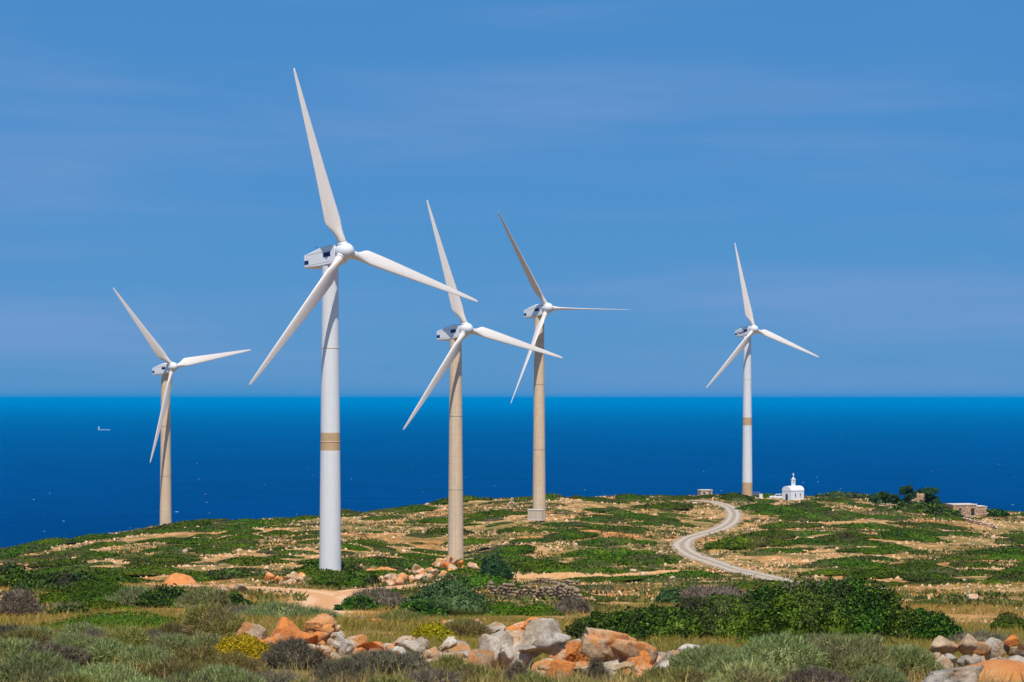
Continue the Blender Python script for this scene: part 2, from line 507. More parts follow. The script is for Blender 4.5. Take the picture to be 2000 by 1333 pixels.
def fbm(x, y, seed=0, octv=4):
    s = 0; a = 0.5; tot = 0
    for o in range(octv):
        s = s + a * vnoise(x * 2 ** o + 17.3 * o, y * 2 ** o + 9.1 * o, seed + o); tot += a; a *= 0.5
    return s / tot

T_PX = np.array([-1500, 0, 300, 650, 900, 1050, 1400, 1700, 2000, 3500.])
T_D = np.array([8, 15, 28, 42, 60, 75, 110, 150, 200, 250, 300, 343, 414, 463, 500, 530, 600.])
T_Y = np.array([
    [1900] * 8, [1590] * 8, [1352, 1352, 1352, 1352, 1352, 1352, 1350, 1350],
    [1285, 1285, 1300, 1308, 1318, 1322, 1312, 1308],
    [1245, 1245, 1248, 1256, 1260, 1264, 1262, 1272],
    [1225, 1222, 1224, 1234, 1238, 1246, 1248, 1254],
    [1200, 1194, 1198, 1205, 1206, 1208, 1214, 1220],
    [1178, 1170, 1178, 1182, 1182, 1182, 1185, 1190],
    [1155, 1148, 1147, 1156, 1158, 1158, 1158, 1160],
    [1138, 1128, 1120, 1136, 1140, 1139, 1136, 1135],
    [1122, 1105, 1093, 1118, 1120, 1114, 1105, 1108],
    [1105, 1083, 1068, 1101, 1094, 1084, 1076, 1082],
    [1082, 1045, 1032, 1035, 1010, 1036, 1032, 1048],
    [1078, 1028, 1016, 996, 985, 1003, 1003, 1024],
    [1078, 1024, 1011, 984, 976, 982, 988, 1012],
    [1078, 1023, 1010, 979, 972, 969, 975, 1006],
    [1078, 1022, 1010, 978, 971, 964, 972, 1004]], dtype=float)
T_Y = np.concatenate([T_Y[:, :1], T_Y, T_Y[:, -1:]], 1)
T_Z = -(T_Y - 779) * T_D[:, None] / F
CREST = np.interp
def crestD(px):
    return np.interp(px, [-1500, 0, 300, 650, 900, 1050, 1400, 1700, 2000, 3500], [420, 440, 468, 490, 520, 525, 552, 552, 545, 540])
GP = np.arange(-1500, 3501, 25.0)
GD = np.arange(8, 601, 2.0)
_tmp = np.stack([np.interp(GD, T_D, T_Z[:, j]) for j in range(len(T_PX))], 1)
GZ = np.stack([np.interp(GP, T_PX, _tmp[i]) for i in range(len(GD))], 0)
def _blur(a, axis, n):
    k = np.hanning(n + 2)[1:-1]; k /= k.sum()
    pad = [(0, 0), (0, 0)]; pad[axis] = (n // 2, n // 2)
    b = np.pad(a, pad, mode='edge')
    return np.apply_along_axis(lambda q: np.convolve(q, k, 'valid'), axis, b)
GZ = _blur(_blur(GZ, 1, 9), 0, 7)

def Hbase(X, Y):
    X = np.asarray(X, float); Y = np.asarray(Y, float)
    Yc = np.maximum(Y, 8.0)
    px = np.clip(1000 + F * X / Yc, -1499, 3499)
    dc = crestD(px)
    D = np.clip(np.minimum(Yc, dc), 8, 599)
    fi = (D - 8) / 2.0; fj = (px + 1500) / 25.0
    i = np.clip(fi.astype(int), 0, len(GD) - 2); j = np.clip(fj.astype(int), 0, len(GP) - 2)
    a = fi - i; b = fj - j
    z = (GZ[i, j] * (1 - a) + GZ[i + 1, j] * a) * (1 - b) + (GZ[i, j + 1] * (1 - a) + GZ[i + 1, j + 1] * a) * b
    over = np.maximum(Yc - dc, 0)
    z = z - 0.075 * over - 0.0011 * over ** 2
    z = np.where(Y < 8, z + 0.05 * (8 - Y), z)
    return np.maximum(z, -275.0)

_D = np.geomspace(18, 590, 1600)
def Gb(px, py, fn=None):
    """the place on the ground that the photograph shows at this pixel"""
    X = (px - 1000) * _D / F
    z = (fn or Hbase)(X, _D)
    yi = 779 - F * z / _D
    k = np.argmax(yi <= py)
    if yi[k] > py:
        k = int(np.argmin(yi))
    return np.array([X[k], _D[k], z[k]])

def smooth_path(pts, step):
    P = np.array([p[:2] for p in pts]); out = []
    Q = np.vstack([2 * P[0] - P[1], P, 2 * P[-1] - P[-2]])
    for i in range(1, len(Q) - 2):
        for tt in np.linspace(0, 1, 24, endpoint=False):
            a, b, c, d = Q[i - 1], Q[i], Q[i + 1], Q[i + 2]
            out.append(0.5 * (2 * b + (c - a) * tt + (2 * a - 5 * b + 4 * c - d) * tt ** 2 + (3 * b - a - 3 * c + d) * tt ** 3))
    out.append(P[-1]); out = np.array(out)
    s = np.concatenate([[0], np.cumsum(np.linalg.norm(np.diff(out, axis=0), axis=1))])
    q = np.arange(0, s[-1], step)
    return np.stack([np.interp(q, s, out[:, 0]), np.interp(q, s, out[:, 1])], 1)

ROADS = {
    'gravel_road': dict(px=[(1350, 977), (1392, 981), (1424, 991), (1434, 1008), (1420, 1026), (1385, 1040), (1345, 1052), (1332, 1068), (1362, 1088), (1410, 1104), (1470, 1120), (1545, 1138), (1640, 1146), (1760, 1152)], w=4.3, mat='gravel'),
    'dirt_road': dict(px=[(598, 1205), (610, 1198), (624, 1188), (640, 1172), (610, 1160), (555, 1153), (480, 1148), (400, 1145), (300, 1143)], w=8.0, mat='dirt'),
    'farm_track': dict(px=[(648, 1166), (700, 1153), (790, 1146), (870, 1140), (960, 1136), (1080, 1136), (1200, 1137), (1320, 1138), (1450, 1134), (1540, 1137)], w=3.4, mat='dirt'),
}
for r in ROADS.values():
    r['path'] = smooth_path([Gb(*q) for q in r['px']], 1.0)
RP = np.vstack([r['path'] for r in ROADS.values()])
RX0, RY0, RN = -340.0, 0.0, 2.0
_gx = np.arange(RX0, 341, RN); _gy = np.arange(RY0, 640, RN)
_XX, _YY = np.meshgrid(_gx, _gy)
RDIST = np.full(_XX.shape, 1e3)
for q in RP[::2]:
    RDIST = np.minimum(RDIST, np.hypot(_XX - q[0], _YY - q[1]))
def road_dist(X, Y):
    fi = np.clip((np.asarray(Y, float) - RY0) / RN, 0, len(_gy) - 1.001); fj = np.clip((np.asarray(X, float) - RX0) / RN, 0, len(_gx) - 1.001)
    i = fi.astype(int); j = fj.astype(int); a = fi - i; b = fj - j
    return (RDIST[i, j] * (1 - a) + RDIST[i + 1, j] * a) * (1 - b) + (RDIST[i, j + 1] * (1 - a) + RDIST[i + 1, j + 1] * a) * b

def H(X, Y):
    X = np.asarray(X, float); Y = np.asarray(Y, float)
    z = Hbase(X, Y)
    k = np.clip((road_dist(X, Y) - 2.0) / 4.0, 0, 1)
    far = np.clip((Y - 60) / 140.0, 0, 1)
    n = (fbm(X / 14.0, Y / 14.0, 3) - 0.5) * (0.25 + 1.15 * far) + (fbm(X / 3.1, Y / 3.1, 11) - 0.5) * (0.16 + 0.30 * far)
    return z + n * k - 0.10 * (1 - k)

def G(px, py):
    return Gb(px, py, H)
def at(px, D):
    X = (px - 1000) * D / F
    return np.array([X, D, float(H(X, D))])
def ppm(D):
    return F / D          # photograph pixels per metre at that distance

rows = np.concatenate([np.arange(-40, 20, 2.0), np.arange(20, 70, 0.4), np.arange(70, 180, 0.8), np.arange(180, 560, 1.15), np.arange(560, 660, 4), np.arange(660, 1500, 20)])
s_ = np.linspace(-1, 1, 400)
half = 26 + 0.42 * np.maximum(rows, 0)
TX = s_[None, :] * half[:, None]; TY = np.repeat(rows[:, None], len(s_), 1)
TZ = H(TX, TY)
nr, nc = TX.shape
ii = (np.arange(nr - 1)[:, None] * nc + np.arange(nc - 1)[None, :]).ravel()
me = mesh_np('ground', np.stack([TX, TY, TZ], -1).reshape(-1, 3), np.stack([ii, ii + 1, ii + nc + 1, ii + nc], 1), M['ground'], True)
setting(obj('ground', me), 'structure', 'stony tan hillside with low green scrub sloping to the sea')

# sea
SEA = -258.0
sr = np.array([0, 900, 2000, 4000, 8000, 16000, 32000, 80000, 160000, 250000.])
na = 96
V = [(0, 0, SEA)]; Fq = []; Ft = []
for k, rr in enumerate(sr[1:]):
    for a in range(na):
        V.append((rr * math.cos(2 * math.pi * a / na), rr * math.sin(2 * math.pi * a / na), SEA))
for a in range(na):
    Ft.append((0, 1 + a, 1 + (a + 1) % na))
for k in range(len(sr) - 2):
    for a in range(na):
        b = 1 + k * na; c = b + na
        Fq.append((b + a, c + a, c + (a + 1) % na, b + (a + 1) % na))
me = mesh_np('sea', np.array(V), [np.array(Ft), np.array(Fq)], M['sea'])
setting(obj('sea', me), 'structure', 'deep blue open sea reaching the horizon')

# roads
for name, r in ROADS.items():
    P = r['path']; T = np.gradient(P, axis=0); T /= np.linalg.norm(T, axis=1)[:, None]
    Nn = np.stack([-T[:, 1], T[:, 0]], 1)
    nac = 13
    u = np.linspace(-1, 1, nac)
    ed = 1 + 0.40 * (fbm(np.arange(len(P)) / 4.0, np.zeros(len(P)), 5) - 0.5)
    XY = P[:, None, :] + Nn[:, None, :] * (u[None, :, None] * (r['w'] / 2) * ed[:, None, None])
    lift = 0.07 - 0.06 * np.abs(u) ** 3 - 0.035 * (np.exp(-((np.abs(u) - 0.4) / 0.12) ** 2))
    Z = H(XY[..., 0], XY[..., 1]) + 0.035 + lift[None, :] + (0.02 if name == 'gravel_road' else 0.0 if name == 'farm_track' else 0.012)
    VV = np.concatenate([XY, Z[..., None]], -1).reshape(-1, 3)
    n0, n1 = len(P), nac
    ii = (np.arange(n0 - 1)[:, None] * n1 + np.arange(n1 - 1)[None, :]).ravel()
    me = mesh_np(name, VV, np.stack([ii, ii + 1, ii + n1 + 1, ii + n1], 1), M[r['mat']], True)
    uvl = me.uv_layers.new(name='UVMap')
    li = np.empty(len(me.loops), dtype=np.int32); me.loops.foreach_get('vertex_index', li)
    uvs = np.stack([(u[li % n1] + 1) / 2, (li // n1) * 0.2], 1).astype(np.float32)
    uvl.data.foreach_set('uv', uvs.ravel())
    setting(obj(name, me), 'structure')

# ------------------------------------------------------------------ wind turbines
def airfoil(c, th, n=20):
    """closed section; x along chord (leading edge at +), y thickness"""
    pts = []
    for i in range(n):
        a = 2 * math.pi * i / n
        x = 0.5 * math.cos(a)
        xx = 0.5 - x
        yt = 5 * th * (0.2969 * math.sqrt(max(xx, 0)) - 0.126 * xx - 0.3516 * xx ** 2 + 0.2843 * xx ** 3 - 0.1036 * xx ** 4)
        pts.append((x * c, yt * c * (1 if math.sin(a) >= 0 else -0.75)))
    return pts

def blade_mesh(pitch):
    """blade along +Z, leading edge towards +X, upwind face towards -Y"""
    st = [  # r, chord, rel thickness, twist deg, circle blend
        (0.85, 1.02, 0.5, 15, 1.0), (1.5, 1.02, 0.5, 15, 1.0), (2.0, 1.12, 0.45, 15, 0.75), (2.7, 1.45, 0.38, 14.5, 0.4), (3.4, 1.85, 0.30, 14, 0.12), (3.9, 2.06, 0.27, 13.5, 0.03),
        (4.3, 2.10, 0.26, 13, 0), (5.2, 2.02, 0.24, 11, 0), (7, 1.84, 0.22, 8, 0), (9.5, 1.60, 0.20, 5.5, 0), (12.5, 1.32, 0.18, 3.5, 0), (15.5, 1.05, 0.17, 2, 0), (18.5, 0.79, 0.16, 1, 0),
        (21, 0.56, 0.15, 0, 0), (22.5, 0.40, 0.15, 0, 0), (23.2, 0.27, 0.15, 0, 0), (23.5, 0.10, 0.2, 0, 0)]
    n = 22
    V = []; Q = []
    for r, c, th, tw, cb in st:
        sec = airfoil(c, th, n)
        a = rad(pitch + tw)
        # pitch axis at ~30 % chord from the leading edge: shift the section back
        for i, (x, y) in enumerate(sec):
            ang = 2 * math.pi * i / n
            cx, cy = 0.51 * math.cos(ang), 0.51 * math.sin(ang)
            xs = (x - 0.22 * c) * (1 - cb) + cx * cb
            ys = y * (1 - cb) + cy * cb
            X = xs * math.cos(a) - ys * math.sin(a) * -1
            Y = -(xs * math.sin(a)) + ys * math.cos(a)
            pre = -0.02 * r * 0.6
            V.append((X, Y + pre * 0.3, r))
    for k in range(len(st) - 1):
        for i in range(n):
            Q.append((k * n + i, k * n + (i + 1) % n, (k + 1) * n + (i + 1) % n, (k + 1) * n + i))
    capA = [tuple(range(n - 1, -1, -1))]; capB = [tuple((len(st) - 1) * n + i for i in range(n))]
    return mesh_np('blade', np.array(V), [np.array(Q), np.array(capA), np.array(capB)], M['blade'], True)

def lathe(prof, n=28):
    """prof: (axis pos, radius) about -Y axis (nose towards -Y)"""
    V = []; Q = []
    for a_, r_ in prof:
        for i in range(n):
            t = 2 * math.pi * i / n
            V.append((r_ * math.cos(t), -a_, r_ * math.sin(t)))
    for k in range(len(prof) - 1):
        for i in range(n):
            Q.append((k * n + i, k * n + (i + 1) % n, (k + 1) * n + (i + 1) % n, (k + 1) * n + i))
    return np.array(V), np.array(Q)

def turbine(px, base_py, D, hub_py, yaw, rot0, pitch, tower, label, letters=False, reach=1.0):
    X = (px - 1000) * D / F
    zb = -(base_py - 779) * D / F
    zh = -(hub_py - 779) * D / F
    hh = zh - zb
    root = empty('wind_turbine', (X, D, zb))
    tag(root, label, 'wind turbine', 'wind turbines on the headland')
    # tower: stacked tapered sections with thin joint rings
    h_top = hh - 1.62
    def rad_at(z):
        t = min(max(z / h_top, 0), 1)
        return 1.37 - 0.37 * t
    cuts = [-3.0, 0.335 * h_top, 0.66 * h_top, h_top]
    bands = {'white_band': [('white', -3, 0.8, 'tanpatch' ), ], }
    segs = []
    if tower == 'tan':
        segs = [(-3.0, cuts[1], 'tan'), (cuts[1], cuts[2], 'tan'), (cuts[2], h_top, 'tan')]
    elif tower == 'band':
        segs = [(-3.0, 0.55, 'tan'), (0.55, 15.3, 'white'), (15.3, 17.5, 'tanpatch'), (17.5, 28.0, 'white'), (28.0, h_top, 'white')]
    else:
        segs = [(-3.0, 3.6, 'tanpatch'), (3.6, 18.8, 'white'), (18.8, 20.9, 'tanpatch'), (20.9, 31.0, 'white'), (31.0, h_top, 'white')]
    for z0, z1, mk in segs:
        V = []; Q = []; n = 40
        zs = np.linspace(z0, z1, 6)
        for z in zs:
            for i in range(n):
                a = 2 * math.pi * i / n; r_ = rad_at(z)
                V.append((r_ * math.cos(a), r_ * math.sin(a), z))
        for k in range(5):
            for i in range(n):
                Q.append((k * n + i, k * n + (i + 1) % n, (k + 1) * n + (i + 1) % n, (k + 1) * n + i))
        o = obj('tower_section', mesh_np('tower_section', np.array(V), np.array(Q), M[mk], True), root)
        if mk == 'tanpatch':
            o['label'] = 'unpainted tan band of the tower'
    for z in ([cuts[1], cuts[2]] if tower == 'tan' else [16.4, 28.0] if tower == 'band' else [19.85, 31.0]):
        mb = MB(); mb.tube((0, 0, z - 0.05), (0, 0, z + 0.05), rad_at(z) + 0.025, rad_at(z) + 0.025, 40)
        mb.build('flange_ring', M['seam'] if tower == 'tan' else M['tan'], root, True)
    # nacelle: local frame, nose towards -Y, tilted up 5 degrees
    nac = empty('nacelle', (0, 0, 0)); nac.parent = root
    nac.location = (0, 0, hh - 0.22); nac.rotation_euler = (rad(-5), 0, rad(yaw))
    prof = [(-2.05, -1.20), (-2.05, 0.95), (-0.6, 1.10), (0.2, 1.05), (3.9, 0.42), (4.05, 0.30), (4.05, -1.12), (3.9, -1.25), (1.2, -1.42), (-1.3, -1.42)]
    hw = 0.95
    mb = MB(); n = len(prof)
    P = []
    for xw, sc in ((-hw, 0.90), (-hw + 0.16, 1.0), (hw - 0.16, 1.0), (hw, 0.90)):
        for y, z in prof:
            P.append((xw, y * (1.0 if sc == 1 else 0.985), -0.15 + (z + 0.15) * sc))
    fs = []
    for k in range(3):
        for i in range(n):
            fs.append((k * n + i, k * n + (i + 1) % n, (k + 1) * n + (i + 1) % n, (k + 1) * n + i))
    fs += [tuple(range(n)), tuple(3 * n + i for i in range(n - 1, -1, -1))]
    mb.add(P, fs)
    mb.build('nacelle_cover', M['nacelle'], nac, bevel=0.05)
    for sx in (-1, 1):
        for y0, y1, z0, z1 in ((3.15, 3.93, -0.82, -0.32), (-1.15, 0.25, -0.36, 0.20)):
            MB().box((sx * (hw + 0.006), (y0 + y1) / 2, (z0 + z1) / 2), (0.02, y1 - y0, z1 - z0)).build('blue_panel', M['panel'], nac)
    for z0 in (0.34, -0.98):
        for sx in (-1, 1):
            MB().box((sx * (hw + 0.004), 1.2, z0), (0.014, 4.6, 0.03)).build('cover_seam', M['seam'], nac)
    if letters:
        cu = bpy.data.curves.new('lettering', 'FONT')
        cu.body = 'Vestas'; cu.size = 1.02; cu.extrude = 0.012; cu.align_x = 'CENTER'; cu.align_y = 'CENTER'; cu.offset = 0.0
        cu.materials.append(M['panel'])
        tmp = bpy.data.objects.new('lettering_curve', cu)
        lm = bpy.data.meshes.new_from_object(tmp); lm.materials.clear(); lm.materials.append(M['panel'])
        bpy.data.objects.remove(tmp)
        to = bpy.data.objects.new('lettering', lm)
        to.rotation_euler = (rad(90), rad(-4), rad(-90)); to.location = (-hw - 0.03, 1.72, -0.32)
        link(to, nac)
        to['label'] = 'dark blue Vestas lettering on the side'
    mb = MB(); mb.tube((0.35, 3.0, 0.5), (0.35, 3.0, 1.35), 0.03, 0.02, 6); mb.tube((0.15, 3.0, 1.12), (0.55, 3.0, 1.12), 0.02, 0.02, 6); mb.box((0.35, 3.0, 1.4), (0.1, 0.22, 0.1))
    mb.build('wind_vane', M['metal'], nac)
    V, Q = lathe([(2.06, 0.05), (2.06, 0.96), (2.14, 1.03), (2.5, 1.09), (3.05, 1.08), (3.4, 0.98), (3.72, 0.77), (3.95, 0.48), (4.05, 0.2), (4.07, 0.01)], 32)
    obj('spinner', mesh_np('spinner', V, Q, M['white'], True), nac)
    bm_ = blade_mesh(pitch)
    for k in range(3):
        th = rad(rot0 + 120 * k)
        b = obj('blade', bm_, nac, (0, -2.78, 0), (0, th, 0), (1, 1, reach))
        mb = MB(); mb.tube((0, 0, 0.8), (0, 0, 1.22), 0.60, 0.58, 24)
        mb.build('root_collar', M['white'], b, True)
    return root

# nearest first
turbine(645, 1121, 247.0, 494.5, 45.0, -16.2, 6, 'band', 'tallest turbine, white tower with one tan band beside the dirt road', reach=0.98)
turbine(890, 1104, 343.0, 644.5, 42.5, -18.2, 6, 'tan', 'turbine on tan tower rising behind the tumbled orange rock pile', reach=0.98)
turbine(1053, 1009, 414.0, 603.5, 38.0, -30.8, 78, 'tan', 'tan tower turbine with feathered thin blades, small concrete box at its foot', reach=0.97)
turbine(1459.5, 969, 531.0, 644.5, 33.0, -12.0, 6, 'base', 'white tower turbine with tan foot and lettered nacelle near the chapel', True)
turbine(323.5, 1030, 463.0, 717.5, 45.5, -40.6, 6, 'tan', 'smallest looking tan tower turbine standing alone at the seaward edge')

# sea air
mb = MB(); zt = 46.0
mb.box((0, 0, (zt + SEA - 1) / 2), (520000, 520000, zt - SEA + 1))
hm, ht, hp = new_mat('sea_haze')
ht.nodes.remove(hp)
pv = N(ht, 'VolumePrincipled')
pv.inputs['Color'].default_value = (0.0, 0.47, 0.96, 1)
pv.inputs['Density'].default_value = 3.4e-5
ht.links.new(pv.outputs[0], ht.nodes['Material Output'].inputs['Volume'])
setting(mb.build('haze', hm), 'stuff', 'thin blue sea haze fading the far water')
#@@PART2@@
# ------------------------------------------------------------------ builders: rocks and plants
import bmesh
def ico(sub):
    bm = bmesh.new()
    bmesh.ops.create_icosphere(bm, subdivisions=sub, radius=1.0)
    V = np.array([v.co[:] for v in bm.verts]); Q = np.array([[v.index for v in f.verts] for f in bm.faces])
    bm.free()
    return V, Q
ICO = {k: ico(k) for k in (1, 2, 3, 4, 5)}

def n3(P, s, seed):
    a = vnoise(P[:, 0] * s + 31.7 * seed, P[:, 1] * s - 13.1 * seed, seed) + vnoise(P[:, 1] * s + 5.2, P[:, 2] * s + 7.9 * seed, seed + 5) + vnoise(P[:, 2] * s - 3.3 * seed, P[:, 0] * s + 1.7, seed + 9)
    return a / 1.5 - 1.0

def rock_verts(seed, sub=3, cuts=11, rough=0.08, flat_base=True):
    """a sphere cut back by random planes: broken faces with crisp edges, then weathered; size about 2 x 2 x 2"""
    rg = np.random.default_rng(seed)
    V, Q = ICO[sub]
    P = V / (np.abs(V).max(1) ** 0.85)[:, None]
    P = P @ np.linalg.qr(rg.normal(size=(3, 3)))[0]
    for _ in range(cuts):
        n = rg.normal(size=3); n /= np.linalg.norm(n)
        d = rg.uniform(0.42, 0.95)
        q = P @ n - d
        P = P - np.where(q > 0, q, 0)[:, None] * n * 0.985
    if rough:
        rr = n3(P, 1.3, seed) * rough * 0.2 + n3(P, 4.0, seed + 3) * rough * 0.25
        rr = rr - np.clip(0.10 - np.abs(n3(P, 2.3, seed + 6)), 0, 1) * rough * 6.0
        st = n3(P @ np.linalg.qr(rg.normal(size=(3, 3)))[0] * np.array([0.5, 0.5, 3.2]), 1.6, seed + 12)
        rr = rr + (np.round(st * 3.0) / 3.0) * rough * 0.75
        if sub >= 4:
            rr = rr + n3(P, 11.0, seed + 4) * rough * 0.20
            pit = n3(P, 4.2, seed + 8)
            rr = rr - np.where(pit > 0.38, (pit - 0.38) * 0.55, 0) * rough * 4
        P = P * (1 + rr)[:, None]
    ext = np.abs(P).max(0)
    return P / ext, Q

def rock_mesh(name, seed, dims, mat, sub=3, cuts=11, rough=0.08):
    P, Q = rock_verts(seed, sub, cuts, rough)
    me = mesh_np(name, P * np.array(dims) / 2, Q, mat, False)
    return me

def lobes_for(w, d, h, n, rg, low=False):
    """lobes filling a footprint w x d with height h"""
    L = []
    for i in range(n):
        a = rg.uniform(0, 2 * math.pi); r = math.sqrt(rg.uniform(0, 1)) * 0.62
        fx, fy = r * math.cos(a), r * math.sin(a)
        k = rg.uniform(0.55, 1.0) * (1 - 0.45 * r)
        rx = rg.uniform(0.24, 0.42) * w * (0.8 if n > 5 else 1.0)
        ry = rg.uniform(0.24, 0.42) * d * (0.8 if n > 5 else 1.0)
        L.append((fx * w / 2, fy * d / 2, h * k * (0.05 if low else 0.42), min(rx, w / 2), ry, h * k * (0.95 if low else 0.58)))
    L.append((0, 0, h * (0.05 if low else 0.40), w * 0.36, d * 0.36, h * (0.95 if low else 0.60)))
    return np.array(L)

def plant_mesh(name, L, n, leaf, mat, style='leaf', seed=1, core=0.86, lump=0.16, flowers=0.0):
    """leaves or twigs spread over the lobes of the plant, over a closed inner mass of the same growth"""
    rg = np.random.default_rng(seed)
    area = L[:, 3] * L[:, 4] + L[:, 3] * L[:, 5] + L[:, 4] * L[:, 5]
    idx = rg.choice(len(L), int(n * 1.9), p=area / area.sum())
    d = rg.normal(size=(len(idx), 3)); d /= np.linalg.norm(d, axis=1)[:, None]
    d[:, 2] = np.where(d[:, 2] < -0.35, -d[:, 2], d[:, 2])
    C = L[idx, :3]; Rr = L[idx, 3:]
    depth = 1 - np.abs(rg.normal(size=len(idx))) * 0.10
    lp = 1 + lump * n3(d * 1.6 + C * 0.7, 1.6, seed) + lump * 0.6 * n3(d * 2 + C, 4.0, seed + 2)
    P = C + d * Rr * (depth * lp)[:, None]
    keep = P[:, 2] > 0.0
    for j in range(len(L)):
        q = (P - L[j, :3]) / L[j, 3:]
        inside = (q ** 2).sum(1) < 0.72
        keep &= ~(inside & (idx != j))
    P = P[keep][:n]; dd = (d / Rr)[keep][:n]
    m = len(P)
    nn = dd / np.linalg.norm(dd, axis=1)[:, None]
    rnd = rg.normal(size=(m, 3)); rnd /= np.linalg.norm(rnd, axis=1)[:, None]
    V = []; faces = []
    if style == 'leaf':
        nl = nn + rnd * 0.85; nl /= np.linalg.norm(nl, axis=1)[:, None]
        r2 = rg.normal(size=(m, 3)); u = np.cross(nl, r2); u /= np.linalg.norm(u, axis=1)[:, None]
        v = np.cross(nl, u)
        s = leaf * rg.uniform(0.6, 1.35, m)[:, None]
        V = np.stack([P - u * s * 0.5, P - v * s * 0.28, P + u * s * 0.5 + nl * s * 0.1, P + v * s * 0.28], 1).reshape(-1, 3)
        b = np.arange(m) * 4
        faces = [np.stack([b, b + 1, b + 2, b + 3], 1)]
    else:
        k = {'twig': 0.9, 'needle': 0.65}[style]
        dr = nn * 0.8 + rnd * k + np.array([0, 0, 0.35]); dr /= np.linalg.norm(dr, axis=1)[:, None]
        ln = leaf * rg.uniform(0.5, 1.5, m)[:, None]
        wd = leaf * (0.055 if style == 'twig' else 0.085)
        u = np.cross(dr, rg.normal(size=(m, 3))); u /= np.linalg.norm(u, axis=1)[:, None]
        B = P - dr * ln * 0.45
        V = np.stack([B - u * wd, B + u * wd, B + dr * ln + rnd * ln * 0.12], 1).reshape(-1, 3)
        b = np.arange(m) * 3
        faces = [np.stack([b, b + 1, b + 2], 1)]
    off = len(V)
    cv, cq = ICO[2]
    for j in range(len(L)):
        lpj = 1 + lump * n3(cv * 1.6 + L[j, :3] * 0.7, 1.6, seed)
        Pc = L[j, :3] + cv * L[j, 3:] * core * lpj[:, None]
        Pc[:, 2] = np.maximum(Pc[:, 2], -0.12)
        V = np.vstack([V, Pc]); faces.append(cq + off); off += len(Pc)
    return mesh_np(name, V, faces, mat)

def slope_rot(X, Y, rz, s=2.0):
    zx = float(H(X + s, Y) - H(X - s, Y)) / (2 * s); zy = float(H(X, Y + s) - H(X, Y - s)) / (2 * s)
    n = Vector((-zx, -zy, 1)).normalized()
    q = Vector((0, 0, 1)).rotation_difference(n)
    return (q.to_matrix() @ Matrix.Rotation(rz, 3, 'Z')).to_euler()

# ------------------------------------------------------------------ headland buildings and small things
def tiny_box(name, c, d, mat, parent=None, rz=0, bevel=0.0):
    return MB().box(c, d, rz).build(name, mat, parent, bevel=bevel)

# chapel
def chapel():
    D = 520.0
    p = at(1549, D); zb = -(979 - 779) * D / F
    root = empty('chapel', (p[0], D, zb), rad(36))
    tag(root, 'small whitewashed barrel roofed chapel with bell gable and cross', 'chapel')
    L, W, h, rise = 4.6, 3.3, 2.75, 1.15
    def arch(n=14, w=W, hh=h, rs=rise):
        return [(-w / 2, 0 - 0.6)] + [(-w / 2 * math.cos(math.pi * i / n), hh + rs * math.sin(math.pi * i / n)) for i in range(n + 1)] + [(w / 2, -0.6)]
    # local: long axis x, gable with the door at -x
    def arch_prism(prof, x0, x1):
        mb = MB(); n = len(prof)
        P = [(x0, a, b) for a, b in prof] + [(x1, a, b) for a, b in prof]
        fs = [(i, (i + 1) % n, n + (i + 1) % n, n + i) for i in range(n)] + [tuple(range(n)), tuple(range(2 * n - 1, n - 1, -1))]
        return mb.add(P, fs)
    arch_prism(arch(), -L / 2, L / 2).build('wall', M['plaster'], root)
    roofp = [(-W / 2 - 0.06, h - 0.05)] + [(-(W / 2 + 0.07) * math.cos(math.pi * i / 14), h + (rise + 0.07) * math.sin(math.pi * i / 14)) for i in range(15)] + [(W / 2 + 0.06, h - 0.05)]
    arch_prism(roofp, -L / 2 - 0.05, L / 2 + 0.05).build('roof', M['plaster'], root)
    dr = arch_prism([(-0.42, -0.2), (-0.42, 1.5), (-0.25, 1.82), (0, 1.95), (0.25, 1.82), (0.42, 1.5), (0.42, -0.2)], -L / 2 - 0.02, -L / 2 + 0.05).build('door', M['dark'], root)
    tiny_box('lintel', (-L / 2 - 0.03, 0, 2.08), (0.05, 1.1, 0.09), M['plaster'], dr)
    for x in (-0.75, 1.0):
        wn = MB().prism([(x - 0.14, 1.25), (x - 0.14, 1.95), (x, 2.12), (x + 0.14, 1.95), (x + 0.14, 1.25)], -W / 2 - 0.02, -W / 2 + 0.05).build('window', M['dark'], root)
        tiny_box('sill', (x, -W / 2 - 0.05, 1.21), (0.42, 0.1, 0.07), M['plaster'], wn)
    z0 = h + rise - 0.15
    bell = MB()
    for s in (-1, 1):
        bell.box((0.1 + s * 0.36, 0, z0 + 1.0), (0.26, 0.5, 2.0))
    bell.box((0.1, 0, z0 + 0.32), (0.46, 0.5, 0.64)); bell.box((0.1, 0, z0 + 1.93), (1.1, 0.6, 0.22)); bell.box((0.1, 0, z0 + 2.2), (0.62, 0.5, 0.36), taper=0.5)
    bg_ = bell.build('bell_gable', M['plaster'], root)
    mb = MB(); mb.tube((0.1, 0, z0 + 1.0), (0.1, 0, z0 + 1.45), 0.2, 0.09, 10); mb.build('bell', M['metal'], bg_, True)
    cr_ = MB().box((0.1, 0, z0 + 2.95), (0.14, 0.14, 1.25)); cr_.box((0.1, 0, z0 + 3.2), (0.66, 0.14, 0.15))
    cr_.build('cross', M['plaster'], bg_)
    tiny_box('bench', (1.9, -W / 2 - 0.45, 0.25), (1.2, 0.4, 0.35), M['wood'], root)
chapel()

